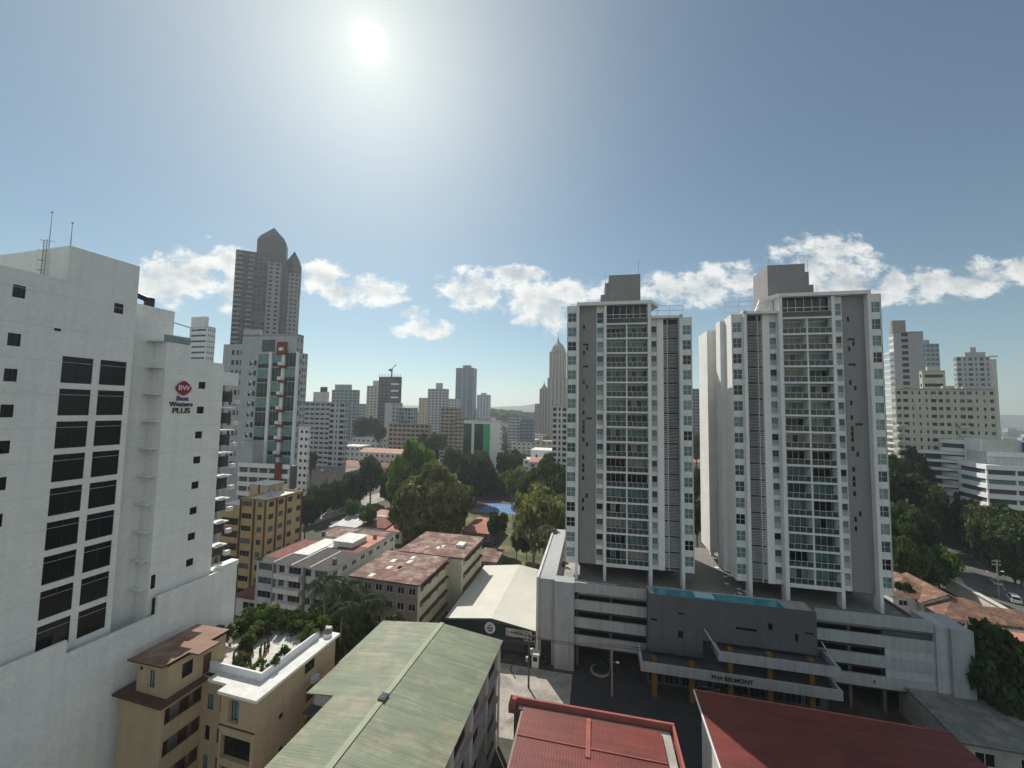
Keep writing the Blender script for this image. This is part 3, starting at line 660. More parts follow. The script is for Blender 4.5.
# entrance: two white beams, ochre columns, dark lobby
def beam(s0, s1, z0, z1, y, back):
    q = MB(); q.box(s0, s1, y, y+0.35, z0, z1, PODW); q.box(s0, s1, y+0.35, back, z0+0.25, z0+0.5, GREYD); q.box(s0, s0+0.35, y+0.35, back, z0, z1, PODW); q.box(s1-0.35, s1, y+0.35, back, z0, z1, PODW); return q.build('canopy_beam', b.root)  # dark grey slab stands in for the shadowed hollow behind the beam
lb = beam(10.8, 38.8, 4.6, 6.0, -5.0, -0.1); ub = beam(22.4, 38.9, 7.5, 8.9, -4.5, -0.1)
q = MB()
for (s0, y0, z0, s1, y1, z1) in ((38.6, -4.4, 8.7, 37.6, -2.3, 11.2), (38.6, -4.9, 5.8, 37.8, -2.2, 7.4), (22.6, -4.4, 8.6, 21.0, -2.2, 10.9), (10.9, -4.9, 6.0, 10.7, -3.4, 7.9)): q.tube([(s0, y0, z0), (s1, y1, z1)], 0.14, PODW, 4)
q.build('brace', b.root)
for px in (654, 691, 729, 768, 809):
    s = pt(px, -3.2); q = MB(); q.box(s-0.35, s+0.35, -3.6, -2.9, 0.02, 9.1 if px > 700 else 6.1, YCOL); q.build('entrance_column', b.root)
q = MB(); hs = [(0.4+k*2.6, 2.6+k*2.6, 0.3, 3.6) for k in range(10)]
q.wall((12.2, -0.3), FR, 27, 0, 9.1, GREYD, hs, 0.1); q.build('lobby_wall', b.root)
for h in hs: b.win((12.2, -0.3), FR, h, 'g31', G_DARK, METAL, 0.1, 'lobby_window')
# letters on the lower beam
def text(body, size, m, parent, loc, rz=0.0, name='lettering', ext=0.03, align='CENTER', sx=1.0):
    cu = bpy.data.curves.new(name, 'FONT'); cu.body = body; cu.size = size; cu.extrude = ext; cu.align_x = align; cu.align_y = 'CENTER'; cu.offset = 0.012*size
    tmp = bpy.data.objects.new('tmp', cu); COL.objects.link(tmp); dg = bpy.context.evaluated_depsgraph_get(); dg.update(); me = bpy.data.meshes.new_from_object(tmp.evaluated_get(dg)); bpy.data.objects.remove(tmp); bpy.data.curves.remove(cu)
    me.materials.clear(); me.materials.append(m)
    o = bpy.data.objects.new(name, me); COL.objects.link(o); o.parent = parent
    o.matrix_local = Matrix.Translation(loc) @ Matrix.Rotation(rz, 4, 'Z') @ Matrix.Rotation(PI/2, 4, 'X') @ Matrix.Scale(sx, 4, (1, 0, 0)); return o
text('PH4 BELMONT', 0.85, BLACK, lb, (pt(731, -5), -5.04, 5.3), sx=1.05)
text('E', 0.6, SIGNBLUE, b.root, (pt(872), -0.04, 5.1))
b.done()
def disc(name, label, group, local, r, h, m):
    p = POD.root.matrix_basis @ Vector(local); q = MB(); q.cyl(0, 0, r, 0, h, m, 12); o = q.build(name); o.location = p; return tag(o, label, 'paving', group)
rs = random.Random(4)
for k in range(14): disc('stepping_stone', 'small pale round stone set in the plaza deck between the two towers', 'round stones on the plaza deck', (rs.uniform(28.2, 31.5), rs.uniform(5, 20), DECK+0.004), 0.42, 0.05, WHITE2)

# ---------------------------------------------------------------- the white hotel at the left
TH = R(15); hx, hy = math.sin(TH), math.cos(TH)
# local frame: x along the facade going away from the camera, y into the building
HT = Bld('hotel_building', 'tall white hotel at the left edge with dark square windows, facing right', 'hotel', -43.7, 38.5, 0); HT.root.rotation_euler = (0, 0, R(90-15)); b = HT
def hs_(px, s=0.0, py=None):                                     # metres along the facade for a photo column, s = plane offset toward the camera side
    u = U(px, py); X, Y = -43.7+s*hy, 38.5-s*hx; return (u*Y-X)/(hx-u*hy)
def rowz(zt, i, fh=3.2): return zt-fh*i
w = b.P('wall'); xe = hs_(140, 0, 268); x_l = -16.0; holes = []
for i in range(9):
    zt = 50.4-3.2*i
    for (p0, p1) in ((62.6, 93.6), (101, 127)):
        h = (hs_(p0, 0, 357)-x_l, hs_(p1, 0, 360)-x_l, zt-2.62, zt); h = tuple(round(v, 3) for v in h); holes.append(h); b.win((x_l, 0), FR, h, 'g21', G_BLACK, BLACK, 0.10, 'window')
SMALLW = [(13, 28, 281), (9, 26, 331), (5, 23, 367)]
a0, a1 = hs_(13, 0, 286)-x_l, hs_(28, 0, 286)-x_l
for i in range(10):
    zt = 56.4-(3.2*i if i < 1 else 1.2+3.2*i); sh = 0 if i == 0 else -0.1
    h = tuple(round(v, 3) for v in (a0, a1-0.1, zt-1.15, zt)); holes.append(h); b.win((x_l, 0), FR, h, 'slide', G_BLACK, BLACK, 0.10, 'small_window')
h = tuple(round(v, 3) for v in (hs_(114, 0, 309)-x_l, hs_(123.5, 0, 309)-x_l, 55.6, 56.7)); holes.append(h); b.win((x_l, 0), FR, h, 'slide', G_BLACK, BLACK, 0.10, 'small_window')
xp = hs_(70, 0, 246)                                             # where the stair house corner stands
w.wall((x_l, 0), FR, xe-x_l, 0, 57.8, HOTEL, holes, 0.10)
w.wall((xp, 0), FR, xe-xp, 57.8, 61.4, HOTEL)
w.poly([(xe, 0, 0), (xe, 6, 0), (xe, 6, 61.4), (xe, 0, 61.4)], HOTEL)
w.box(xp+0.003, xe-0.003, 0.004, 12, 57.7, 61.38, HOTEL); w.box(x_l, xe-0.01, 0.2, 14, 56, 57.6, HOTEL, CONC)
w.box(x_l, xp-0.01, 0.0, 0.2, 57.8, 57.85, WHITE2)
JNT = mat('joint_grey', (0.60, 0.61, 0.60), var=0.1)
for i in range(11): q = MB(); q.box(x_l, xe-0.02, -0.003, 0.0, 24.2+3.2*i, 24.235+3.2*i, JNT); q.build('wall_joint', b.root)
for i in range(9): q = MB(); q.box(hs_(164, .3), hs_(221, .3, 400), -0.303, -0.3, 24.0+3.2*i, 24.035+3.2*i, JNT); q.build('wall_joint', b.root)
q = MB(); q.box(hs_(54, 0, 347)-0.1, hs_(54, 0, 347)+0.35, -0.05, -0.005, 52.75, 53.0, BLACK); q.build('wall_vent', b.root)
# ladder on the stair house
q = MB()
for yy in (3.0, 3.5): q.tube([(xp-0.25, yy, 57.6), (xp-0.25, yy, 62.2), (xp+0.3, yy, 62.2)], 0.035, METAL, 5)
for k in range(14): q.tube([(xp-0.25, 3.0, 57.9+0.3*k), (xp-0.25, 3.5, 57.9+0.3*k)], 0.025, METAL, 4)
for k in range(4): q.tube([(xp-0.25, 3.0, 59+k), (xp-0.7, 3.25, 59+k), (xp-0.25, 3.5, 59+k)], 0.02, METAL, 4)
q.build('ladder', b.root)
for (x, y, h) in ((xp+0.3, 3.9, 4.0), (xp+0.15, 0.25, 2.4)):
    q = MB(); q.tube([(x, y, 61.3), (x, y, 61.3+h)], 0.045, METAL, 5, 0.02); q.cyl(x, y, 0.09, 61.3+h, 61.45+h, METAL, 6); q.build('antenna', b.root)
# recessed middle block
x1, x2 = hs_(137, -2.0, 308), hs_(175, -2.0, 311)
w.box(xe-1, x2, 2.0, 14, 20, 57.6, HOTEL, CONC)
# slot with floor slabs
xs0, xs1 = hs_(161, -0.3), hs_(163.5, 0.3)
for i in range(10): q = MB(); q.box(xs0-0.9, xs1+0.1, 0.0, 2.0, 24.6+3.2*i-0.07, 24.6+3.2*i+0.07, WHITE2); q.build('ledge', b.root)
# sign wing
xw0, xw1, xw2 = hs_(163, 0.3), hs_(222, 0.3, 400), hs_(192, 0.3, 345); holes = []
for i in range(8):
    zt = 48.8-3.2*i; h = tuple(round(v, 3) for v in (hs_(198.6, .3, 386)-xw0, hs_(205.4, .3, 386)-xw0, zt-0.9, zt)); holes.append(h); b.win((xw0, -0.3), FR, h, 'slide', G_BLACK, BLACK, 0.1, 'stair_window')
h = (0.15, 0.65, 24.4, 26.0); holes.append(h); b.win((xw0, -0.3), FR, h, 'bare', G_BLACK, BLACK, 0.1, 'stair_window')
w.wall((xw0, -0.3), FR, xw1-xw0, 20, 51.3, HOTEL, holes, 0.1); w.wall((xw0, -0.3), FR, xw2-xw0, 51.3, 53.3, HOTEL)
w.wall((xw0, 6), LT, 6.3, 20, 53.3, HOTEL); w.wall((xw1, -0.3), RT, 6.3, 20, 51.3, HOTEL); w.poly([(xw2, -0.3, 51.3), (xw2, 6, 51.3), (xw2, 6, 53.3), (xw2, -0.3, 53.3)], HOTEL)
w.poly([(xw0, -0.3, 53.3), (xw2, -0.3, 53.3), (xw2, 6, 53.3), (xw0, 6, 53.3)], CONC); w.poly([(xw2, -0.3, 51.3), (xw1, -0.3, 51.3), (xw1, 6, 51.3), (xw2, 6, 51.3)], CONC)
w.box(xw2, xw1, -0.3, -0.1, 51.31, 51.5, HOTEL)
# far wing with open balconies
xv = hs_(238, 0.0, 380)
w.box(xw1+0.01, xv, 2.2, 8, 20, 50.2, TAUPE, CONC); w.box(xw1+0.01, xv, -0.1, 2.2, 48.6, 50.4, HOTEL)
for i in range(9):
    z = 45.4-3.1*i; q = MB(); q.box(xw1+0.01, xw1+1.6, -0.9, 2.19, z, z+0.16, WHITE2); q.build('balcony', b.root)
    q = MB(); q.box(xw1+0.1, xw1+1.5, 2.12, 2.19, z+0.2, z+2.6, G_GREY); q.box(xw1+1.9, xw1+3.4, 2.12, 2.19, z+0.9, z+2.4, G_DARK); q.build('balcony_window', b.root)
    q = MB(); q.box(xw1+3.6, xw1+4.3, 1.7, 2.19, z+0.6, z+1.2, RAIL); q.build('air_conditioner', b.root)
# glass rail and frame on the terrace, vents on the roofs
q = MB(); q.box(xw0-0.2, xw2, 0.0, 0.03, 53.31, 54.2, G_TEAL2); q.tube([(xw0-0.2, 0.02, 54.25), (xw2, 0.02, 54.25)], 0.04, RAIL, 5); q.build('glass_rail', b.root)
q = MB(); q.tube([(x2, 2.1, 56.2), (xw2+1.0, 0.6, 55.6)], 0.09, RAIL, 5); q.build('terrace_beam', b.root)
q = MB(); xa = hs_(143, -2, 300); q.tube([(xa-1.6, 2.9, 58.7), (xa, 2.9, 58.75), (xa+1.1, 2.9, 58.5)], 0.34, BLACK, 10); q.cyl(xa+1.2, 2.9, 0.5, 57.61, 58.75, BLACK, 10); q.build('roof_duct', b.root)
q = MB(); q.box(xa-1.6, xa-1.2, 2.6, 3.2, 57.61, 58.4, REDPANEL); q.build('duct_support', b.root)
# podium wall along the lane
wp = MB(); P0 = -1.2; xa, xb, xc, xd = -22, hs_(67, 1.2, 645), hs_(157, 1.2, 605), hs_(237, 1.2, 567)
wp.box(xa, xb, P0, P0+0.3, 0, 23.0, HOTEL); wp.box(xb, xc, P0, P0+0.3, 0, 21.7, HOTEL); wp.box(xc, xd, P0, P0+0.3, 0, 23.7, HOTEL)
wp.poly([(xd, P0, 0), (xd, 10, 0), (xd, 10, 22.5), (xd, P0+0.3, 23.7), (xd, P0, 23.7)], HOTEL)
wp.box(xa, xd-0.01, P0+0.31, 10, 19.5, 20.3, CONC); wp.box(xd-2.2, xd+0.15, P0-0.1, P0+1.2, 23.72, 24.3, HOTEL)
wp.build('podium_wall', b.root)
q = MB(); q.box(xc+0.05, xc+0.9, -0.9, -0.31, 20.31, 23.3, DARK); q.build('podium_door', b.root)
# sign: red rounded diamond with two letters over three lines
def rdiamond(r, n=48, k=1.45):
    return [(r*math.copysign(abs(math.cos(a))**(2/k), math.cos(a)), r*math.copysign(abs(math.sin(a))**(2/k), math.sin(a))) for a in [2*PI*i/n for i in range(n)]]
sxm = hs_(183, 0.3, 389); SY = -0.3
def plate(pts, y0, y1, m, name, cz):
    q = MB(); n = len(pts); P = [(sxm+x, y0, cz+z) for x, z in pts]; Q = [(sxm+x, y1, cz+z) for x, z in pts]; q.poly(P, m); q.poly(Q[::-1], m)
    for i in range(n): j = (i+1) % n; q.poly([P[i], Q[i], Q[j], P[j]], m)
    return q.build(name, b.root)
em = plate(rdiamond(0.90), SY-0.18, SY-0.004, SIGNRED, 'sign_emblem', 47.85)
text('BW', 0.85, WHITE2, em, (sxm, SY-0.2, 47.87), ext=0.015)
text('Best', 0.80, SIGNBLUE, b.root, (sxm, SY-0.06, 46.55), name='sign_lettering', ext=0.05)
text('Western', 0.80, SIGNBLUE, b.root, (sxm-0.1, SY-0.06, 45.85), name='sign_lettering', ext=0.05, sx=0.92)
text('PLUS', 0.95, SIGNDRED, b.root, (sxm-0.05, SY-0.06, 45.05), name='sign_lettering', ext=0.05)
b.done()
# ---------------------------------------------------------------- green roofed block in the foreground
PINKW = mat('pinkish_wall', (0.42, 0.34, 0.30), var=0.12, streak=0.2)
b = Bld('green_roof_building', 'apartment block under a long faded green sheet roof with pale ridge, foreground centre', 'apartment block', *on(442, 623, 15.0).xy, R(14))
def rz_(x): return 15.0-abs(x)*0.108
rf = MB(); Yn = -34.0
for (xa, xb, ya, yb) in ((-9.5, -5.9, -15.3, 0), (-5.9, 0, Yn, 0), (0, 9.15, Yn, 0)):
    rf.poly([(xa, ya, rz_(xa)), (xb, ya, rz_(xb)), (xb, yb, rz_(xb)), (xa, yb, rz_(xa))], GREENROOF)
    rf.poly([(xa, ya, rz_(xa)-0.14), (xa, yb, rz_(xa)-0.14), (xb, yb, rz_(xb)-0.14), (xb, ya, rz_(xb)-0.14)], GREYD)
for (xa, ya, xb, yb) in ((9.15, Yn, 9.15, 0), (9.15, 0, 0, 0), (0, 0, -9.5, 0), (-9.5, 0, -9.5, -15.3), (-9.5, -15.3, -5.9, -15.3), (-5.9, -15.3, -5.9, Yn)):
    rf.poly([(xa, ya, rz_(xa)-0.14), (xb, yb, rz_(xb)-0.14), (xb, yb, rz_(xb)), (xa, ya, rz_(xa))], GREENCAP)
roofo = rf.build('roof', b.root)
q = MB(); q.prism([(-0.32, Yn), (0.32, Yn), (0.32, 0.05), (-0.32, 0.05)], 14.985, 15.06, GREENCAP); q.build('ridge_cap', roofo)
p = b.root.rotation_euler.to_matrix().inverted() @ (on(383, 698, 15) - b.root.location)
q = MB(); q.box(p.x-0.35, p.x+0.45, p.y-0.5, p.y+0.5, 15.07, 15.22, GREYD); q.box(p.x-0.2, p.x+0.3, p.y-0.35, p.y+0.35, 15.221, 15.26, G_GREY); q.build('roof_hatch', roofo)
hs = []
for i in range(3, -1, -1):
    for k in range(6):
        y0 = 1.2+k*5.6; hs.append((y0, y0+(3.4 if k % 2 else 2.2), 0.9+i*3.3+0.3, 0.9+i*3.3+2.3)); b.win((8.5, Yn), RT, hs[-1], 'g31' if k % 2 else 'slide', rnd.choice([G_DARK, G_BLACK, G_GREY]), BLACK, 0.2)
w = b.P(); w.wall((8.5, Yn), RT, -Yn-0.4, 0, 13.8, PINKW, hs, 0.2)
for k in range(7): q = MB(); y0 = Yn+0.2+k*5.6; q.box(8.503, 8.75, y0, y0+0.5, 0, 13.7, OFFW); q.build('pilaster', b.root)
for i in range(1, 4): q = MB(); q.box(8.503, 9.0, Yn+0.8, -1.0, 0.55+i*3.3, 0.7+i*3.3, CONC); q.build('ledge', b.root)
w.wall((8.5, -0.4), BK, 17.4, 0, 14.0, PINKW); w.wall((-8.9, -0.4), LT, 14.2, 0, 13.8, PINKW)
w.wall((-8.9, -14.6), FR, 3.6, 0, 13.9, OFFW, [(0.5, 2.6, 9.2, 10.6), (0.5, 2.6, 5.8, 7.2)], 0.15)
for z in (9.2, 5.8): b.win((-8.9, -14.6), FR, (0.5, 2.6, z, z+1.4), 'slide', G_DARK, RAIL, 0.15)
w.wall((-5.3, -14.6), LT, 20, 0, 14.2, OFFW)
q = MB(); q.box(-9.3, -5.3, -16.0, -14.61, 12.2, 12.35, GREYD); q.build('lower_eave', b.root)
q = MB(); q.box(-9.6, -5.35, -17.5, -14.65, 7.6, 7.75, GREYD); q.build('lower_canopy', b.root)
b.done()

# ---------------------------------------------------------------- two red roofs along the bottom
p = on(515, 694, 9.6); b = Bld('red_roof_building', 'low block with faded red sheet roof ringed by a pinkish parapet, bottom centre', 'building', p.x, p.y, R(12))
q = MB(); q.poly([(1.3, -18, 9.25), (17.5, -18, 9.25), (17.5, -1.0, 8.95), (1.3, -1.0, 8.95)], REDROOF); q.poly([(1.3, -18, 8.8), (1.3, -18, 9.25), (1.3, -1.0, 8.95), (1.3, -1.0, 8.6)], REDROOF); ro = q.build('roof', b.root)
q = MB(); q.box(9.0, 9.5, -6.5, -1.2, 9.0, 9.16, REDTRIM); q.build('roof_flashing', ro)
for yy in (-5.3, -9.6, -13.9): q = MB(); q.box(1.32, 17.48, yy-0.06, yy+0.06, 9.0-yy*0.0176, 9.04-yy*0.0176, REDTRIM); q.build('roof_lap', ro)
q = MB(); q.box(0, 19.1, -0.28, 0, 8.2, 9.45, REDTRIM); q.box(18.85, 19.1, -18, -0.28, 8.2, 9.4, REDTRIM); q.box(-0.5, 0.3, -1.6, 0.02, 8.4, 9.44, REDTRIM); q.build('parapet', b.root)
w = b.P(); w.box(1.0, 18.55, -18, -0.5, 0, 8.55, TAUPE); w.box(17.5, 18.55, -18, -0.5, 8.56, 8.7, CONC); w.box(0.6, 17.5, -1.0, -0.5, 8.56, 8.7, CONC); w.box(0.0, 19.1, -0.5, 0, 0, 8.2, TAUPE)
b.done()
p = on(694.5, 690, 10.0); b = Bld('red_roof_hall', 'hall with a wide dark red sheet roof half in shade, bottom right', 'hall', p.x, p.y, R(13))
def hr(y): return 10.0+(-y)*0.035
q = MB()
for (y0, y1) in ((-24, -9.2), (-9.2, 0)):
    d = 0.0 if y0 < -10 else -0.06
    q.poly([(0, y0, hr(y0)+d), (27, y0, hr(y0)+d), (27, y1, hr(y1)+d), (0, y1, hr(y1)+d)], REDROOF); q.poly([(0, y1, hr(y1)-0.22), (27, y1, hr(y1)-0.22), (27, y0, hr(y0)-0.22), (0, y0, hr(y0)-0.22)], GREYD)
ro = q.build('roof', b.root)
q = MB(); q.prism([(-0.12, -24), (0, -24), (0, 0), (-0.12, 0)], 9.7, 10.05, WHITE2); q.box(-0.12, 27, 0.0, 0.12, 9.75, 10.06, REDTRIM); q.build('fascia', ro)
w = b.P(); w.box(0.7, 26.4, -24, -0.5, 0, 9.7, OFFW); facade(b, (0.69, -0.6), LT, 23, 0, 9.6, OFFW, 2, 5, 0.5, 0.45, 0.3)
b.done()

# ---------------------------------------------------------------- beige block with the roof garden
b = Bld('beige_apartment_building', 'beige walk-up with a planted white roof terrace and brown roofed stair wing', 'apartment block', *on(256.5, 698, 16.3).xy, R(15)); w = b.P()
hs = [(1.0, 2.4, 13.2, 15.5), (0.25, 4.1, 9.6, 11.9), (0.25, 4.1, 6.5, 8.9), (0.25, 4.1, 3.4, 5.8)]
w.wall((-4.56, 0), FR, 4.56, 0, 16.0, BEIGE, hs, 0.5)
for h in hs: b.win((-4.56, 0), FR, h, 'g31', G_TEAL if h[2] in (13.2, 6.5) else G_BLACK, BLACK, 0.5)
q = MB(); q.box(-4.6, 0.05, -0.06, -0.003, 12.75, 12.9, BROWN); q.build('string_course', b.root)
hs = [(6.4, 8.0, 14.4, 15.6), (3.0, 3.6, 11.9, 12.5), (3.2, 3.8, 8.3, 8.9), (3.0, 3.6, 4.6, 5.2), (6.8, 8.6, 11.0, 12.6), (6.8, 8.6, 7.6, 9.2)]
w.wall((0, 0), RT, 11.5, 0, 16.0, BEIGE, hs, 0.2)
for h in hs: b.win((0, 0), RT, h, 'slide', G_BLACK, BLACK, 0.2)
for (y, z) in ((7.4, 12.9), (9.2, 10.0)): q = MB(); q.box(0.01, 0.5, y, y+0.9, z, z+0.65, RAIL); q.cyl(0.505, y+0.45, 0.01, z, z+0.1, DARK, 4); q.build('air_conditioner', b.root)
w.wall((0, 11.5), BK, 14.6, 0, 16.0, BEIGE); w.wall((-4.56, 1.4), LT, 1.4, 0, 16.0, BEIGE)
# courtyard back wall and left wing with its open corridors
hs = [(0.6, 1.5, 12.6, 14.2), (2.4, 3.9, 12.6, 14.2), (0.5, 1.2, 9.4, 10.9), (2.2, 3.9, 9.4, 10.9), (0.5, 1.2, 6.4, 7.9), (2.2, 3.9, 6.4, 7.9)]
w.wall((-8.76, 1.4), FR, 4.2, 0, 16.0, BEIGE, hs, 0.15)
for h in hs: b.win((-8.76, 1.4), FR, h, 'slide', rnd.choice([G_TEAL, G_BLACK]), BLACK, 0.15)
hs = [(0.25, 3.95, z, z+1.55) for z in (13.5, 10.4, 7.3, 4.2)]
w.wall((-8.76, -2.7), RT, 4.1, 0, 15.6, BEIGE, hs, 0.15)
w.box(-10.2, -10.1, -2.6, 1.3, 0, 15.5, TAUPE)
for z in (13.5, 10.4, 7.3, 4.2):
    q = MB(); q.box(-10.05, -8.93, -2.6, 1.3, z-1.2, z-1.05, CONC); q.build('corridor_floor', b.root)
    for k in range(2): q = MB(); q.box(-10.09, -10.02, -2.0+k*1.9, -1.1+k*1.9, z-1.04, z+1.0, BROWN); q.build('door', b.root)
w.wall((-14.7, -2.7), FR, 5.94, 0, 15.6, BEIGE); w.wall((-14.7, 8), LT, 10.7, 0, 15.6, BEIGE)
q = MB(); q.box(-15.2, -8.3, -3.2, 1.9, 15.603, 15.85, BROWN, mat('brown_slab', (0.13, 0.08, 0.06), var=0.25)); q.build('eave_slab', b.root)
w.wall((-13.4, -2.2), FR, 4.3, 15.85, 19.0, BEIGE, [(0.3, 0.8, 18.0, 18.4), (1.9, 2.6, 16.6, 18.3)], 0.1)
b.win((-13.4, -2.2), FR, (0.3, 0.8, 18.0, 18.4), 'bare', G_BLACK, BLACK, 0.1); b.win((-13.4, -2.2), FR, (1.9, 2.6, 16.6, 18.3), 'slide', G_TEAL, BLACK, 0.1)
w.wall((-9.1, -2.2), RT, 6.1, 15.85, 19.0, BEIGE, [(1.4, 2.5, 16.9, 18.4), (3.6, 4.5, 15.9, 18.0)], 0.1)
b.win((-9.1, -2.2), RT, (1.4, 2.5, 16.9, 18.4), 'slide', G_BLACK, BLACK, 0.1); b.win((-9.1, -2.2), RT, (3.6, 4.5, 15.9, 18.0), 'bare', BROWN, BLACK, 0.1, 'stair_door')
w.wall((-9.1, 3.9), BK, 4.3, 15.85, 19.0, BEIGE); w.wall((-13.4, 3.9), LT, 6.1, 15.85, 19.0, BEIGE)
q = MB()
def zr(x): return 19.15+(x+13.8)*0.03
for (x0, x1, y0, y1) in ((-13.9, -8.9, -2.9, 4.1), (-8.9, -7.5, -0.4, 1.9)):
    P = [(x0, y0), (x1, y0), (x1, y1), (x0, y1)]; q.poly([(x, y, zr(x)+0.14) for x, y in P], RUST2); q.poly([(x, y, zr(x)) for x, y in P[::-1]], BROWN)
    for k in range(4): (xa, ya), (xc, yc) = P[k], P[(k+1) % 4]; q.poly([(xa, ya, zr(xa)), (xc, yc, zr(xc)), (xc, yc, zr(xc)+0.139), (xa, ya, zr(xa)+0.139)], BROWN)
q.build('stair_roof', b.root)
# white terrace slab, its inner wall and gravel bed
q = MB(); q.box(-7.4, -4.7, 0.7, 2.0, 16.0, 16.3, WHITE2, WROOF2); q.box(-4.7, 0.35, -0.35, 2.0, 16.0, 16.3, WHITE2, WROOF2); q.box(-1.75, 0.35, 2.0, 11.9, 16.0, 16.3, WHITE2, WROOF2); q.box(-9.0, -1.75, 2.0, 13.0, 15.9, 16.29, WHITE2, mat('terrace_gravel', (0.62, 0.60, 0.55), var=0.25, scale=2.0)); q.box(-14.6, -9.003, 4.3, 13.0, 15.9, 16.28, WHITE2, MATS['terrace_gravel']); q.build('terrace_slab', b.root)
q = MB(); q.box(-8.9, -1.6, 2.0, 2.2, 16.304, 17.1, WHITE2); q.box(-1.8, -1.6, 2.2, 10.4, 16.304, 17.1, WHITE2); q.build('terrace_wall', b.root)
q = MB(); q.cyl(-0.7, 10.9, 0.5, 16.304, 16.75, WHITE2, 16, mtop=DARK); q.build('roof_fan', b.root); q = MB(); q.cyl(-1.1, 11.6, 0.35, 16.304, 16.6, WHITE2, 14, mtop=DARK); q.build('roof_fan', b.root)
BEIGE_ROOT = b.root; b.done()

# ---------------------------------------------------------------- white roofed warehouse and its signs
p = on(448, 616, 4.9); b = Bld('warehouse', 'long low warehouse under a plain white gabled roof, dark green front', 'warehouse', p.x, p.y, R(13)); WD, DP = 18.2, 25.5; w = b.P()
DKG = mat('dark_green_wall', (0.025, 0.05, 0.04), var=0.2)
q = MB()
for (x0, z0, x1, z1) in ((-0.3, 4.9, WD/2, 6.1), (WD/2, 6.1, WD-0.1, 4.9)): q.poly([(x0, -0.8, z0), (x1, -0.8, z1), (x1, DP, z1), (x0, DP, z0)], WROOF); q.poly([(x0, DP, z0-0.12), (x1, DP, z1-0.12), (x1, -0.8, z1-0.12), (x0, -0.8, z0-0.12)], GREYD); q.poly([(x0, -0.8, z0-0.35), (x1, -0.8, z1-0.35), (x1, -0.8, z1-0.003), (x0, -0.8, z0-0.003)], GREYD)
q.build('roof', b.root)
w.wall((0, 0), FR, WD, 0, 4.8, DKG, [(2, 5.5, 0, 2.5), (11, 15.5, 0, 2.4)], 0.3); w.poly([(0, 0, 4.8), (WD, 0, 4.8), (WD/2, 0, 5.9)], GREYD); w.box(0, 0.2, 0.01, DP, 0, 4.75, OFFW); w.wall((WD, DP), BK, WD, 0, 4.8, OFFW)
for (a, c) in ((2, 5.5), (11, 15.5)): q = MB(); q.box(a, c, 0.28, 0.34, 0, 2.5, GREYD); q.build('roller_door', b.root)
q = MB(); q.box(-0.2, WD, -1.2, -0.02, 2.5, 2.6, GREYD); q.build('front_awning', b.root)
def wx(px, py): u = U(px, py); X, Y = b.root.location.x, b.root.location.y; return (u*Y-X)/(math.cos(R(13))+u*math.sin(R(13)))
cx = wx(490, 632); q = MB(); nn = 24
for (r0, y0, y1, m_) in ((1.05, -0.16, -0.03, WHITE2),): q.poly([(cx+r0*math.cos(2*PI*k/nn), y0, 3.9+r0*math.sin(2*PI*k/nn)) for k in range(nn)], m_); [q.poly([(cx+r0*math.cos(2*PI*k/nn), y0, 3.9+r0*math.sin(2*PI*k/nn)), (cx+r0*math.cos(2*PI*k/nn), y1, 3.9+r0*math.sin(2*PI*k/nn)), (cx+r0*math.cos(2*PI*(k+1)/nn), y1, 3.9+r0*math.sin(2*PI*(k+1)/nn)), (cx+r0*math.cos(2*PI*(k+1)/nn), y0, 3.9+r0*math.sin(2*PI*(k+1)/nn))], m_) for k in range(nn)]
for (x0, x1, z0, z1) in ((-0.65, -0.45, 3.7, 4.1), (-0.35, -0.1, 3.75, 4.15), (0.0, 0.25, 3.7, 4.1), (0.35, 0.6, 3.75, 4.1), (-0.4, 0.4, 4.35, 4.5), (-0.4, 0.45, 3.3, 3.45), (-0.6, 0.6, 3.55, 3.63)): q.box(cx+x0, cx+x1, -0.2, -0.165, z0, z1, SIGNBLUE)
q.build('round_sign', b.root)
a, c = wx(506, 632), wx(532, 634); q = MB(); q.box(a, c, -0.2, -0.04, 3.0, 4.4, OFFW)
rs = random.Random(3); x = a+0.3
while x < c-0.4:
    wdt = rs.uniform(0.16, 0.3); q.box(x, x+wdt, -0.23, -0.204, 3.55, 3.55+rs.choice([0.32, 0.4, 0.4]), DKG); x += wdt+0.09+(0.25 if rs.random() < 0.15 else 0)
q.box(a+1.3, c-0.6, -0.225, -0.204, 4.07, 4.15, DKG); q.build('sign_board', b.root)
b.done()

# ---------------------------------------------------------------- the two old blocks behind: patched flat roof, rusty roof
p = on(257, 560, 13.7); b = Bld('grey_apartment_building', 'grey old apartment block with a patched black, red and white flat roof', 'apartment block', p.x, p.y, R(14)); Wg, Dg = 17.8, 24.0
hs = []
for i in range(4, -1, -1):
    for (a, c) in ((0.5, 3.9), (5.6, 7.0), (8.0, 11.0), (12.0, 13.4), (14.3, 17.2)):
        h = (a, c, i*2.75+0.9, i*2.75+2.25); hs.append(h); b.win((0, 0), FR, h, 'g31' if c-a > 2 else 'slide', rnd.choice([G_BLACK, G_DARK, G_GREY]), METAL, 0.2)
b.P().wall((0, 0), FR, Wg, 0, 13.6, GREYL, hs, 0.2); w = b.P()
for i in range(5): q = MB(); q.box(5.2, 11.4, -1.0, -0.003, i*2.75-0.05+0.05, i*2.75+0.9, OFFW); q.build('balcony', b.root)
for x in (4.4, 11.7): q = MB(); q.box(x, x+0.5, -0.35, -0.004, 0, 13.5, CONCD); q.build('pilaster', b.root)
facade(b, (Wg, 0), RT, Dg, 0, 13.6, OFFW, 5, 8, 0.5, 0.35, 0.4, 'slide', [G_BLACK, G_DARK]); w.wall((Wg, Dg), BK, Wg, 0, 13.6, GREYL); w.wall((0, Dg), LT, Dg, 0, 13.6, GREYL)
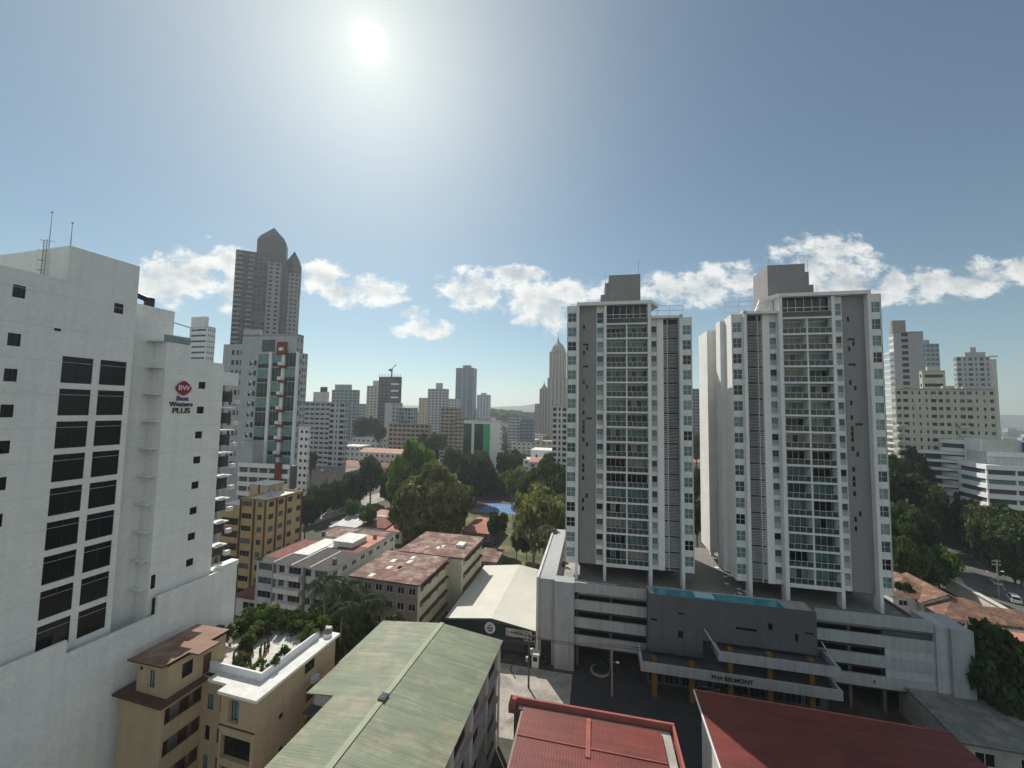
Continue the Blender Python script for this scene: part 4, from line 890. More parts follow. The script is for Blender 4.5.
r = b.P('roof'); r.box(-0.4, Wg+0.5, -0.4, Dg+0.4, 13.61, 13.8, GREYL, TAR); rs = random.Random(12)
for (x0, x1, y0, y1, m) in ((0.2, 4.0, 2.0, 13, REDFELT), (4.2, 8.2, 5, 15, WROOF2), (4.4, 8.6, -0.1, 4.8, TAR), (9.0, 13.0, -0.1, 9.5, TAR), (13.4, 17.4, 0.0, 8.5, TAR), (8.7, 8.95, -0.2, 10, WROOF2), (13.1, 13.3, -0.2, 9, WROOF2), (8.5, 11.0, 10.2, 15, WROOF2), (13.4, 17.6, 9.0, 12, REDFELT), (13.0, 17.6, 12.5, 20, SALMON), (8.0, 13, 18, 20, WROOF2), (1, 8, 16.5, 23.5, RUST), (9, 17, 20.5, 23.5, RUST), (4.1, 4.3, 0, 13, WROOF2)):
    r.poly([(x0, y0, 13.806), (x1, y0, 13.806), (x1, y1, 13.806), (x0, y1, 13.806)], m)
q = MB(); q.box(9.5, 14.5, 11.2, 16.5, 13.81, 14.9, OFFW); q.box(9.2, 14.8, 10.9, 16.8, 14.9, 15.1, WROOF2); q.build('stair_house', b.root)
for (x, y) in ((2, 17), (15.5, 18.5), (16.4, 3.0)): q = MB(); q.cyl(x, y, 0.45, 13.81, 14.7, CONCD, 10); q.build('roof_vent', b.root)
b.done()
p = on(352, 575.5, 12.0); b = Bld('rust_roof_building', 'cream apartment block with rusty pink-brown sheet roof, beside the patched roof', 'apartment block', p.x, p.y, R(14)); w = b.P(); CRL = mat('pale_cream_wall', (0.56, 0.55, 0.42), var=0.12, streak=0.2)
facade(b, (0, 0), FR, 14.6, 0, 11.9, TAUPE, 4, 6, 0.6, 0.45, 0.3, 'slide', [G_BLACK, G_DARK])
facade(b, (14.6, 0), RT, 14.2, 0, 11.9, CRL, 4, 4, 0.4, 0.42, 0.33, 'slide', [G_BLACK, G_DARK, G_GREY]); w.wall((14.6, 14.2), BK, 3.4, 0, 11.9, CRL)
w.poly([(14.6, 14.2, 0), (18.0, 14.2, 0), (18.0, 14.2, 11.9), (14.6, 14.2, 11.9)][::1], CRL)
facade(b, (18.0, 14.2), RT, 14.3, 0, 11.9, CRL, 4, 4, 0.4, 0.42, 0.33, 'slide', [G_BLACK, G_DARK]); w.wall((18.0, 28.5), BK, 16, 0, 11.9, CRL); w.wall((0, 14), LT, 14, 0, 11.9, CRL); w.wall((2, 28.5), LT, 14.5, 0, 11.9, CRL)
for i in range(4):
    for (x, y0, y1) in ((14.6, 1.0, 13.4), (18.0, 15.2, 27.6)): q = MB(); q.box(x+0.003, x+0.8, y0, y1, i*2.97+2.3, i*2.97+2.42, BROWN); q.build('window_hood', b.root)
r = b.P('roof'); r.box(-0.5, 15.1, -0.5, 14.0, 11.9, 12.15, BROWN, RUST); r.box(2, 18.5, 14.005, 29, 12.0, 12.3, BROWN, RUST)
rs = random.Random(8)
for k in range(26):
    x = rs.uniform(0, 13.5); y = rs.uniform(0, 27); z = 12.155 if y < 12 else 12.305
    if 11 < y < 14.3 or (y > 14 and x < 3): continue
    r.poly([(x, y, z), (x+rs.uniform(0.7, 1.3), y, z), (x+1.0, y+rs.uniform(1.2, 2.4), z), (x, y+1.5, z)], rs.choice([RUST2, SALMON, REDFELT, WROOF2]))
q = MB(); q.box(14.2, 16.0, 20, 22.5, 12.304, 12.9, WROOF2); q.build('roof_cover', b.root)
b.done()

# ---------------------------------------------------------------- yellow walk-up
b = gen('yellow_apartment_building', 'ochre yellow walk-up with brown pilasters and a bright white roof', 'apartment block', 241, 267, 499, 95, side=303, th=14, m=YELLOW, fh=3.0, nc=2, ncs=4, wf=[0.75, 0.35], hf=0.45, sill=0.35, style='g31', mg=[G_DARK, G_GREY, G_BLACK], mf=METAL, roof=WROOF, parapet=0.3)
for f in (0.02, 0.55, 0.97): q = MB(); x = b.w*f; q.box(x-0.2, x+0.2, -0.22, -0.003, 0, b.h-0.2, BROWN); q.build('pilaster', b.root)
for f in (0.25, 0.5, 0.96): q = MB(); y = b.d*f; q.box(b.w+0.003, b.w+0.22, y-0.2, y+0.2, 0, b.h-0.2, BROWN); q.build('pilaster', b.root)
rs = random.Random(2)
for k in range(9): q = MB(); x, y = rs.uniform(1, b.w-1), rs.uniform(2, b.d-1); q.cyl(x, y, 0.25, b.h-0.39, b.h+rs.uniform(0.5, 1.1), GREYL, 8); q.build('roof_vent', b.root)
q = MB(); q.box(-6.6, -0.01, 0.6, 15, 0, b.h-2.0, YELLOW, WROOF2); q.build('side_wing', b.root)
for i in range(6):
    q = MB(); q.box(-5.8, -1.2, 0.53, 0.595, 1.2+3*i+0.4, 1.2+3*i+1.8, G_BLACK); q.box(-6.0, -1.0, 0.3, 0.598, 1.2+3*i+1.85, 1.2+3*i+1.98, BROWN); q.build('wing_window', b.root)
q = MB(); q.box(-7.5, -1.5, 9, 14, b.h-1.99, b.h+1.2, BEIGE); q.box(-7.7, -1.3, 8.8, 14.2, b.h+1.2, b.h+1.45, WROOF2); q.box(-4.6, -4.1, 8.85, 8.99, b.h-1.9, b.h+1.19, BROWN); q.build('stair_house', b.root)

# ---------------------------------------------------------------- glass fronted tower with red panels, twin domed tower
b = gen('glass_front_tower', 'white tower with green glass bays and red-brown panels up its front', 'tower', 243, 297, 335, 128, side=304, th=10, m=GREYL, ms=GREYL, fh=3.4, nc=1, ncs=2, wf=[0], style='slide', mg=[G_GREY, G_DARK], roof=CONC, top=((0.0, 0.3, 0.0, 0.5, 2.0, None),))
def gx(px, py=400): u = U(px, py); X, Y = b.root.location.x, b.root.location.y; return (u*Y-X)/(math.cos(R(10))+u*math.sin(R(10)))
for n, (p0, p1) in enumerate(((257, 268.3), (271.5, 281), (284.5, 295.5))):
    for i in range(8):
        zt = at(275, 353, 125).z-4.75*i-(0 if n else 0.4)
        q = MB(); x0, x1 = gx(p0), gx(p1); q.box(x0, x1, -0.5, -0.004, zt-4.5, zt, rnd.choice([G_TEAL, G_TEAL, G_GREEN, G_TEAL])); q.box(x0+0.1, x1-0.1, -0.56, -0.501, zt-4.4, zt-3.2, G_DARK); q.box(x0, x1, -0.62, -0.004, zt+0.01, zt+0.24, GREYL)
        for k in range(1, 3): q.box(x0+(x1-x0)*k/3-0.05, x0+(x1-x0)*k/3+0.05, -0.56, -0.501, zt-4.5, zt, METAL)
        q.build('glass_bay', b.root)
        if n == 1:
            q = MB(); q.box(gx(280.5), gx(286.5), -1.5, -0.63, zt-0.2, zt+0.55, REDPANEL); q.build('red_panel', b.root)
            q = MB(); q.box(gx(279.2), gx(283), -1.5, -0.63, zt+0.71, zt+1.7, WHITE); q.build('balcony_planter', b.root)
for (p0, p1) in ((268.6, 271.3), (281.4, 284.2), (295.7, 297.2)): q = MB(); q.box(gx(p0), gx(p1), -0.9, -0.003, 0, at(275, 352, 125).z, WHITE); q.build('column', b.root)
q = MB(); q.box(gx(276), gx(284.5), -1.0, -0.003, at(275, 355, 125).z, at(275, 342, 125).z, REDPANEL); q.build('red_panel', b.root)
q = MB(); q.box(gx(259), gx(272), -0.1, -0.003, at(265, 351, 125).z, at(265, 339, 125).z, G_GREY); q.build('penthouse_window', b.root)
for i in range(13):
    z = at(250, 360, 126).z-3.4*i
    for p in (247.5, 252): q = MB(); q.box(gx(p), gx(p+2.2), -0.05, -0.003, z-1.6, z, G_DARK); q.build('small_window', b.root)
    q = MB(); q.box(gx(249.8), gx(251.6), -0.6, -0.003, z-0.7, z, RAIL); q.build('air_conditioner', b.root)
q = MB(); q.box(gx(216), gx(243)-0.01, 1.5, 14, 0, at(230, 344, 130).z, GREYL, CONC); q.build('side_wing', b.root)
for i in range(12):
    z = at(228, 350, 130).z-3.4*i
    for p in (225, 229.5, 234): q = MB(); q.box(gx(p), gx(p+2.4), 1.43, 1.497, z-1.6, z, rnd.choice([G_DARK, G_GREY])); q.build('wing_window', b.root)
q = MB(); q.box(gx(256), gx(269)-0.2, -5.0, -0.7, 0, at(262, 441, 122).z, GREYL, CONC); q.build('porch_block', b.root)
x0, x1 = gx(262, 470), gx(309, 470); zt = at(285, 463, 118).z
q = MB(); q.box(x0, x1, -8.5, -5.2, 0, zt-0.6, GREYD, CONC); q.build('parking_deck', b.root)
for i in range(4): q = MB(); q.box(x0-0.2, x1+0.2, -8.9, -8.51, zt-2.8*i-1.3, zt-2.8*i, WHITE); q.build('parking_band', b.root)
for k in range(6): q = MB(); x = x0+(x1-x0)*k/5; q.box(x-0.25, x+0.25, -8.8, -8.505, 0, zt-1.5, OFFW); q.build('parking_column', b.root)
q = MB(); q.box(gx(297, 470), gx(303, 470), -9.3, -8.91, zt-4.5, zt+0.6, REDPANEL); q.build('red_panel', b.root)

T2 = mat('tower_taupe', (0.125, 0.12, 0.115), var=0.1); T3 = mat('tower_pale', (0.28, 0.285, 0.30), var=0.1); DOME = mat('dome_metal', (0.10, 0.10, 0.105), rough=0.5, var=0.1)
b = gen('domed_tower', 'very tall grey tower with two pointed dark metal domes, behind the glass front tower', 'tower', 236, 269, 252, 262, side=None, depth=30, th=-24, m=T2, fh=3.3, nc=7, ncs=3, wf=0.74, hf=0.6, style='bare', mg=[G_DARK, G_BLACK, G_GREY], roof=CONC, balc=[(0.03, 0.24, 1.3, T3), (0.42, 0.56, 1.3, T3)])
gxx = lambda px, py=300: (lambda u: (u*b.root.location.y-b.root.location.x)/(math.cos(R(-24))+u*math.sin(R(-24))))(U(px, py))
zs = at(265, 255, 260).z; w2 = MB()
xa, xb, xc, xd = gxx(269, 260), gxx(282, 260), gxx(283, 270), gxx(298.5, 270)
def strip_win(mb, O, ax, Ln, z0, z1, nf, nc, m, wf=0.5):
    hs = []; f = (z1-z0)/nf
    for i in range(nf):
        for j in range(nc): c = Ln*(j+.5)/nc; hs.append((c-Ln/nc*wf/2, c+Ln/nc*wf/2, z0+f*i+0.9, z0+f*i+2.4))
    mb.wall(O, ax, Ln, z0, z1, m, hs, 0.25, DARK); mb.wall((O[0]-ax[1]*0.25, O[1]+ax[0]*0.25), ax, Ln, z0, z1, DARK)
strip_win(w2, (xa+0.01, -2.0), FR, xb-xa, 0, at(275, 256, 258).z, 48, 2, T3); w2.box(xa+0.02, xb-0.01, -1.7, 8, 0, at(275, 256, 258).z-0.01, T3)
strip_win(w2, (xb+0.01, -2.0), RT, 6, 0, at(275, 256, 258).z, 48, 2, T3)
w2.box(xb+0.3, xc+3, 4, 14, 0, at(284, 262, 266).z, T2)
strip_win(w2, (xc+1.5, 5.0), FR, xd-xc-1.5, 0, at(290, 265, 264).z, 46, 3, T3); w2.box(xc+1.6, xd-0.01, 5.3, 20, 0, at(290, 265, 264).z-0.01, T3); w2.wall((xd, 5.0), RT, 15, 0, at(290, 265, 264).z, T2)
w2.build('slab_wing', b.root)
def dome(cx, cy, r, zb, yd, yt):
    P_ = b.root.matrix_basis @ Vector((cx, cy, 0)); zd, zt = at(270, yd, P_.y).z, at(270, yt, P_.y).z
    q = MB(); n = 6; prof = [(1.0, zb), (1.0, zd), (0.80, zd+(zt-zd)*0.30), (0.02, zt)]; i = 0
    for k in range(len(prof)-1):
        (ra, za), (rb, zb_) = prof[k], prof[k+1]
        for j in range(n):
            a, c = 2*PI*(j+.5)/n, 2*PI*(j+1.5)/n; q.poly([(cx+r*ra*math.cos(a), cy+r*ra*math.sin(a), za), (cx+r*ra*math.cos(c), cy+r*ra*math.sin(c), za), (cx+r*rb*math.cos(c), cy+r*rb*math.sin(c), zb_), (cx+r*rb*math.cos(a), cy+r*rb*math.sin(a), zb_)], DOME)
    q.build('dome', b.root)
dome((gxx(257, 245)+gxx(284, 245))/2, 10, (gxx(284, 245)-gxx(257, 245))/2*1.28, zs-8, 244, 228)
dome((gxx(283.5, 270)+gxx(299, 270))/2, 14, (gxx(299, 270)-gxx(283.5, 270))/2*1.2, at(290, 285, 270).z, 266, 251)

# ---------------------------------------------------------------- the city behind, block by block
GR, DK, TL, BL = [G_GREY, G_DARK], [G_DARK, G_BLACK], [G_TEAL, G_GREY, G_DARK], [G_BLUE, G_GREY]
PALEG = mat('pale_green_wall', (0.36, 0.40, 0.36), var=0.12); TEALW = mat('teal_grey_wall', (0.27, 0.33, 0.34), var=0.12); BLUEW = mat('blue_grey_wall', (0.17, 0.22, 0.28), var=0.1); STONE = mat('stone_wall', (0.38, 0.34, 0.28), var=0.12, streak=0.12); STOND = mat('dark_stone_wall', (0.30, 0.27, 0.23), var=0.12); CREAMG = mat('cream_grey_wall', (0.50, 0.49, 0.42), var=0.1, streak=0.12)
gen('apartment_tower', 'white tower with dark horizontal stripes, above the hotel sign wing', 'tower', 190, 208, 327, 215, side=216, m=WHITE, fh=3.2, nc=1, ncs=4, wf=0.82, hf=0.34, mg=GR, style='bare', top=((0.0, 0.75, 0.1, 0.6, 6.0, None),))
gen('apartment_tower', 'slim grey tower close behind the glass front tower on its right', 'tower', 296, 305, 354, 190, side=308, m=GREYL, fh=3.2, nc=2, ncs=2, wf=0.7, hf=0.55, mg=DK, style='bare')
gen('apartment_building', 'white block with small paired windows, right of the glass tower parking deck', 'apartment block', 295.5, 309, 428, 165, side=311, m=WHITE, fh=3.0, nc=3, ncs=2, wf=0.55, hf=0.4, mg=DK, style='bare')
gen('apartment_building', 'broad pale grey block with long rows of dark windows and a grey tank house', 'apartment block', 305, 331, 402, 232, side=334, m=GREYL, fh=2.9, nc=5, ncs=2, wf=0.78, hf=0.42, mg=DK, style='bare', top=((0.3, 0.85, 0.1, 0.6, 6.0, OFFW), (0.55, 0.8, 0.15, 0.4, 9.0, GREYD)))
gen('apartment_building', 'grey block with a dark window strip, next to the broad pale grey block', 'apartment block', 330, 345, 403, 218, side=349, m=GREYL, fh=2.9, nc=3, ncs=2, wf=[0.8, 0.3, 0.85], hf=0.55, mg=DK, style='bare')
gen('office_tower', 'blue-grey glass tower with a stepped top, left of the beige tower', 'tower', 332, 357, 390, 420, side=360, m=TEALW, fh=3.6, nc=6, ncs=2, wf=0.72, hf=0.7, mg=BL, style='bare', top=((0.1, 0.7, 0.1, 0.8, 6.0, None),))
gen('office_tower', 'small teal block peeping beside the blue-grey glass tower', 'tower', 357, 364, 404, 455, m=TEALW, fh=3.5, nc=3, wf=0.7, hf=0.6, mg=BL, style='bare')
gen('apartment_tower', 'beige tower beside the unfinished dark tower', 'tower', 367, 381, 386, 430, side=384, m=CREAMG, fh=3.2, nc=4, ncs=2, wf=0.45, hf=0.45, mg=GR, style='bare', top=((0.4, 0.8, 0.1, 0.6, 6.0, None),))
b = gen('unfinished_tower', 'dark unfinished tower with open floors and a crane on top', 'tower', 379, 400, 377, 385, side=402, m=GREYD, fh=3.3, nc=4, ncs=2, wf=0.8, hf=0.35, mg=DK, style='bare', roof=CONCD)
for i in range(5):
    q = MB(); q.box(b.w*0.6, b.w*0.95, -0.3, -0.003, b.h-8-i*6.6, b.h-6.2-i*6.6, WHITE); q.build('open_floor', b.root)
for k in range(8): q = MB(); q.tube([(b.w*k/7, 0.3, b.h), (b.w*k/7, 0.3, b.h+3)], 0.3, GREYD, 4); q.build('starter_column', b.root)
q = MB(); cx = b.w*0.48; q.tube([(cx, 5, b.h-0.4), (cx, 5, b.h+9)], 0.7, BLACK, 4); q.tube([(cx-1, 5, b.h+5), (cx+1.0, 5, b.h+9.5), (cx+4.5, 5, b.h+13)], 0.4, BLACK, 4); q.box(cx-3, cx-0.8, 4, 6, b.h+6.5, b.h+8.5, BLACK); tag(q.build('crane_mast', b.root))
gen('office_building', 'narrow blank white slab in front of the unfinished tower', 'office', 385, 392, 403, 330, m=GREYL, fh=3.2, nc=1, wf=[0], depth=18)
gen('office_building', 'low teal glazed office behind the long pink roof', 'office', 392, 414, 408, 342, side=418, m=TEALW, fh=3.6, nc=7, ncs=2, wf=0.75, hf=0.6, mg=TL, style='bare')
gen('office_building', 'long low grey office with rows of dark openings behind the pink roof', 'office', 389, 429, 424, 275, side=431, m=TAUPE, fh=3.2, nc=9, ncs=2, wf=0.75, hf=0.5, mg=DK, style='bare')
gen('apartment_tower', 'slim beige tower left of the white twin-ribbed tower', 'tower', 419, 429, 398, 500, side=431, m=CREAM, fh=3.2, nc=3, ncs=1, wf=0.4, hf=0.45, mg=GR, style='bare')
gen('apartment_tower', 'white ribbed tower with a narrow lift head, near the blue tower', 'tower', 428, 446, 389, 450, side=449, m=GREYL, fh=3.2, nc=5, ncs=2, wf=0.55, hf=0.55, mg=BL, style='bare', top=((0.42, 0.72, 0.1, 0.6, 7.0, None),))
gen('apartment_building', 'brown-grey stepped block with balconies in front of the blue tower', 'apartment block', 441, 458, 408, 330, side=462, m=TAUPE, fh=3.1, nc=4, ncs=3, wf=0.75, hf=0.5, mg=DK, style='bare')
gen('apartment_building', 'low brown-grey balcony block left of the green glass office', 'apartment block', 455, 470, 418, 318, side=472, m=TAUPE, fh=3.1, nc=4, ncs=2, wf=0.75, hf=0.5, mg=DK, style='bare', roof=WROOF2)
gen('apartment_tower', 'small grey tower between the white ribbed and blue towers', 'tower', 448, 457, 399, 520, m=GREYL, fh=3.3, nc=3, wf=0.6, hf=0.5, mg=GR, style='bare')
gen('office_tower', 'tall plain blue tower, highest in the middle distance', 'tower', 456, 473.5, 368, 640, side=477, m=BLUEW, fh=4.0, nc=3, ncs=1, wf=[0.85, 0.5, 0.85], hf=0.8, sill=0.1, mg=[G_BLUE], style='bare', top=((0.35, 0.75, 0.2, 0.7, 5.0, None),))
gen('apartment_tower', 'distant grey tower right of the tall blue tower', 'tower', 477, 489, 395, 720, m=GREYL, fh=3.5, nc=4, wf=0.6, hf=0.5, mg=GR, style='bare', top=((0.3, 0.7, 0.2, 0.7, 4.0, None),))
b = gen('office_building', 'dark green glass office with one bright green strip and white ends', 'office', 464, 500, 421, 250, side=502, m=WHITE, fh=3.3, nc=1, ncs=1, wf=[0], roof=CONC, top=((0.3, 0.72, 0.2, 0.7, 2.6, GREYL),))
for (f0, f1, m_) in ((0.0, 0.22, G_GREEN), (0.3, 0.55, G_GREEN), (0.56, 0.73, G_GREENB)):
    q = MB(); q.box(b.w*f0+0.05, b.w*f1, -0.3, -0.003, 2, b.h-1.8, m_)
    for i in range(1, 7): q.box(b.w*f0+0.05, b.w*f1, -0.34, -0.301, 2+(b.h-4)*i/7, 2.12+(b.h-4)*i/7, GREYD)
    q.build('glass_strip', b.root)
gen('office_building', 'white and blue banded low office below the hill', 'office', 508, 520, 418, 420, m=GREYL, fh=3.4, nc=3, wf=0.8, hf=0.4, mg=BL, style='bare')
gen('office_building', 'blue banded low office beside the white one below the hill', 'office', 521, 533, 420, 410, m=BLUEW, fh=3.4, nc=3, wf=0.8, hf=0.45, mg=BL, style='bare', parapet=2.0)
# gothic tower with a spire, stepped flanks
b = gen('spire_tower', 'tall brown stone tower with a pointed spire left of the apartment towers', 'tower', 547.5, 566.5, 378, 600, m=STONE, fh=3.4, nc=5, ncs=2, wf=0.45, hf=0.6, mg=GR, style='bare', depth=24)
Zs = lambda y: at(557, y, 600).z
def frac(px, py=380): u = U(px, py); X, Y = b.root.location.x, b.root.location.y; return (u*Y-X)/(math.cos(R(14))+u*math.sin(R(14)))
q = MB(); x0, x1 = frac(549), frac(565); strip_win(q, (x0, 1.5), FR, x1-x0, b.h-0.39, Zs(352), 14, 5, STONE, 0.4); q.box(x0, x1, 1.8, 21, b.h-0.39, Zs(352), STONE); q.build('upper_shaft', b.root)
q = MB(); cxm = (x0+x1)/2; prof = [(0.5, 352), (0.46, 349.5), (0.36, 345.5), (0.2, 343), (0.08, 341), (0.03, 337), (0.004, 332)]; Ww = x1-x0
for k in range(len(prof)-1):
    (ra, ya), (rb, yb) = prof[k], prof[k+1]
    for j in range(8):
        a, c = 2*PI*j/8, 2*PI*(j+1)/8; q.poly([(cxm+Ww*ra*math.cos(a), 11+Ww*ra*math.sin(a), Zs(ya)), (cxm+Ww*ra*math.cos(c), 11+Ww*ra*math.sin(c), Zs(ya)), (cxm+Ww*rb*math.cos(c), 11+Ww*rb*math.sin(c), Zs(yb)), (cxm+Ww*rb*math.cos(a), 11+Ww*rb*math.sin(a), Zs(yb))], STOND)
q.build('spire', b.root)
for (p0, p1, yt) in ((539.5, 547.4, 389), (535, 539.4, 404)):
    q = MB(); strip_win(q, (frac(p0), 2), FR, frac(p1)-frac(p0), 0, Zs(yt), 30 if yt < 400 else 22, 3, STOND, 0.45); q.box(frac(p0), frac(p1), 2.3, 20, 0, Zs(yt)-0.01, STOND)
    if yt < 400: q.cyl((frac(p0)+frac(p1))/2, 8, 6, Zs(yt), Zs(yt-5), STOND, 8, 1.0); q.cyl((frac(p0)+frac(p1))/2, 8, 0.8, Zs(yt-5), Zs(yt-9), STOND, 6, 0.1)
    q.build('stepped_flank', b.root)
gen('apartment_building', 'narrow white block with dark balcony stacks beside the left apartment tower', 'apartment block', 552.5, 567, 407, 205, m=OFFW, fh=3.0, nc=3, ncs=2, wf=[0.75, 0.4, 0.75], hf=0.6, mg=DK, style='bare', depth=16)
gen('apartment_building', 'dark grey block seen in the gap between the two apartment towers', 'apartment block', 688, 703, 389, 380, m=BLUEW, fh=3.2, nc=4, ncs=2, wf=0.7, hf=0.5, mg=DK, style='bare')
low('red_roof_house', 'red roofed house seen low in the gap between the apartment towers', 'house', 686, 462, 5, 16, 12, rm=SALMON, roof='gable', ridge='x')
low('red_roof_house', 'pinkish red roofed shed lower in the gap between the apartment towers', 'house', 688, 489, 4, 12, 7, rm=SALMON, roof='shed', rise=1.0)
# right of the towers
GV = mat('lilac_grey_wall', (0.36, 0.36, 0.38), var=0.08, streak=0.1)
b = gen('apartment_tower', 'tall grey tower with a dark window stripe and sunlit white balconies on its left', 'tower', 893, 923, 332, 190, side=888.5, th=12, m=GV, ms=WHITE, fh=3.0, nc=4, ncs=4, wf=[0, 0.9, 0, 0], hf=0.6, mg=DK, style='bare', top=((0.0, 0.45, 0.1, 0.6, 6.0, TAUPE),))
for i in range(26):
    q = MB(); z = 2+3*i
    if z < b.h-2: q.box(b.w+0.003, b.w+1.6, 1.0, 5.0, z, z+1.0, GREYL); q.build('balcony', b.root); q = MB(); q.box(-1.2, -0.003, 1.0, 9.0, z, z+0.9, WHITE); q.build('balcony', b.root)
gen('apartment_tower', 'pale blue-grey tower half hidden behind the dark striped grey tower', 'tower', 921, 939, 344, 262, side=918, th=12, m=TEALW, fh=3.1, nc=4, ncs=2, wf=0.7, hf=0.5, mg=BL, style='bare', top=((0.2, 0.5, 0.2, 0.6, 3, None),))
gen('apartment_tower', 'cream stepped block with broad balcony bands above the wide cream block', 'tower', 922, 945, 371, 175, side=919, th=14, m=CREAMG, fh=4.2, nc=1, ncs=1, wf=[0.8], hf=0.35, mg=DK, style='bare', top=((0.25, 0.8, 0.1, 0.7, 2.0, None),))
b = gen('apartment_building', 'wide cream block with many rows of small windows, right of the towers', 'apartment block', 895, 995, 389, 150, side=891, th=14, m=CREAMG, fh=3.0, nc=14, ncs=3, wf=[0.6, 0.75, 0.25, 0.3, 0.3, 0.75, 0.6, 0.6, 0.3, 0.7, 0.7, 0.25, 0.3, 0.5], hf=0.42, mg=[G_GREY, G_DARK, G_BLACK], style='bare', roof=CONC, top=((0.5, 0.62, 0.2, 0.6, 1.2, None), (0.7, 0.95, 0.2, 0.6, 0.8, None)))
for i in range(1, 15):
    for (f0, f1) in ((0.0, 0.09), (0.62, 0.72)): q = MB(); q.box(b.w*f0, b.w*f1, -1.1, -0.003, 3.0*i-0.1, 3.0*i+0.85, CREAMG); q.build('balcony', b.root)
b = gen('apartment_tower', 'far pale tower with a rounded corner and blank right wing near the right edge', 'tower', 956, 990, 357, 232, side=953, th=14, m=GREYL, fh=3.0, nc=6, ncs=2, wf=[0.6, 0.3, 0.75, 0.3, 0.75, 0.3], hf=0.5, mg=GR, style='bare', top=((0.45, 0.62, 0.2, 0.6, 6.0, None), (0.3, 0.9, 0.3, 0.8, 3.0, None)))
q = MB(); q.box(b.w+0.01, b.w*1.32, 3, 20, 0, b.h-1, OFFW); q.box(b.w*1.15, b.w*1.42, 4, 6, b.h+0.5, b.h+1.2, OFFW); q.build('side_wing', b.root)
# white banded buildings by the road
b = Bld('banded_building', 'white rotunda of curved bands with a square sunlit annex, by the tree lined road', 'building', *at(967, 450, 146).xy, R(14)); zt = at(965, 441, 137).z
for i in range(9):
    z = zt-3.0*i
    if z < 2: break
    q = MB(); q.cyl(0, 0, 9.2, z-1.35, z, WHITE2, 40); q.build('curved_band', b.root)
q = MB(); q.cyl(0, 0, 8.4, 0, zt-0.2, GREYD, 40); q.build('curved_window_band', b.root)
for i in range(7):
    z = zt-4.5-3.0*i
    if z > 2: q = MB(); q.prism([(-17, -1), (-5, -7.5), (-5, 4), (-15, 6)], z-0.9, z, WHITE2); q.build('balcony', b.root)
q = MB(); q.box(-14, -6, -1.5, 6, 0, zt-5, GREYD); q.build('core_wall', b.root)
b.done()
p = at(985, 470, 128); b = Bld('banded_building', 'white office with long horizontal bands at the right edge, stepped roof', 'building', p.x, p.y, R(20)); zt = at(1000, 466, 125).z
for i in range(8):
    z = zt-3.1*i
    if z < 1.5: break
    q = MB(); q.box(0, 34, -0.6, 12, z-1.5, z, WHITE2); q.build('parapet_band', b.root)
    q = MB(); q.box(0.6, 33.5, 0.3, 11.5, z-3.1, z-1.5, [GREYD, G_TEAL, GREYD][i % 3]); q.build('window_band', b.root)
for k in range(5): q = MB(); q.box(0.2+7*k, 0.6+7*k, -0.2, 0.29, 0, zt-1.5, WHITE2); q.build('column', b.root)
q = MB(); q.box(2.5, 34, 3, 12, zt+0.01, zt+4.0, OFFW); q.box(2.4, 34.2, 2.7, 2.99, zt+2.6, zt+4.2, WHITE2); q.build('upper_storey', b.root)
q = MB(); q.box(3.0, 13, 6, 13, zt+4.01, zt+8.0, OFFW); q.box(2.6, 3.0, 5.6, 13, zt-2, zt+8.2, WHITE2); q.build('stair_tower', b.root)
q = MB(); q.box(13, 15, 5, 7, zt+4.3, zt+7.5, mat('blue_tank', (0.05, 0.12, 0.35))); q.build('water_tank', b.root)
b.done()
low('white_house', 'far white low building by the right edge, below the hazy hill', 'house', 996, 432, 16, 18, 12, m=WHITE2, rm=WROOF2, nf=4)
# middle ground houses left of the park
low('long_roof_building', 'long low building with a sun-bleached pink roof behind the park trees', 'school', 359, 452, 16, 46, 14, m=OFFW, rm=PINKROOF, roof='gable', ridge='x', rise=2.2, nc=12, nf=4)
low('maroon_roof_building', 'balconied block under a dark maroon roof beside the yellow building', 'apartment block', 219, 472, 22, 15, 12, m=TAUPE, rm=MAROON, roof='gable', ridge='x', rise=2.0, nc=5, nf=6)
low('cream_house', 'cream three storey house with a pale sloping roof left of the park', 'house', 333, 466, 12, 19, 10, m=CREAM, rm=PINKROOF, roof='hip', rise=3, nc=5, nf=3)
low('red_roof_house', 'house with a dusty red roof right of the cream house', 'house', 358, 466, 9, 20, 12, m=CREAM, rm=REDFELT, roof='gable', ridge='x', rise=2, nc=4)
low('red_roof_house', 'pink-red roofed low house left of the cream house', 'house', 304, 481, 8, 20, 14, m=OFFW, rm=SALMON, roof='hip', rise=3, nc=4)
low('grey_block', 'brown-grey windowless block below the broad pale grey block', 'building', 308, 470, 14, 22, 12, m=TAUPE, rm=CONCD, nc=1, nf=1, wf=0.05)
low('white_house', 'small white block left of the long pink roof', 'house', 341, 446, 16, 16, 14, m=OFFW, rm=WROOF2, nc=4, nf=4)
low('white_house', 'pale flat roofed house with dark windows under the beige tower', 'house', 352, 438, 20, 26, 14, m=OFFW, rm=WROOF2, nc=6, nf=5)
for (px, py, z, w_, d_, rm, lab) in ((330, 527, 4, 9, 12, SILVER, 'low shed with a silver sheet roof left of the road end'), (348, 522, 4, 10, 8, SILVER, 'silver roofed shed behind the patched flat roof'), (362, 526, 4.5, 9, 9, REDFELT, 'red patched shed roof behind the patched flat roof'), (381, 530, 4, 8, 9, SALMON, 'orange-red shed roof beside the big olive tree'), (372, 516, 4, 9, 6, PINKROOF, 'pale pink shed roof by the road bend')):
    low('shed', lab, 'shed', px, py, z, w_, d_, rm=rm, roof='shed', rise=0.8, nf=1, nc=2, ncs=2)
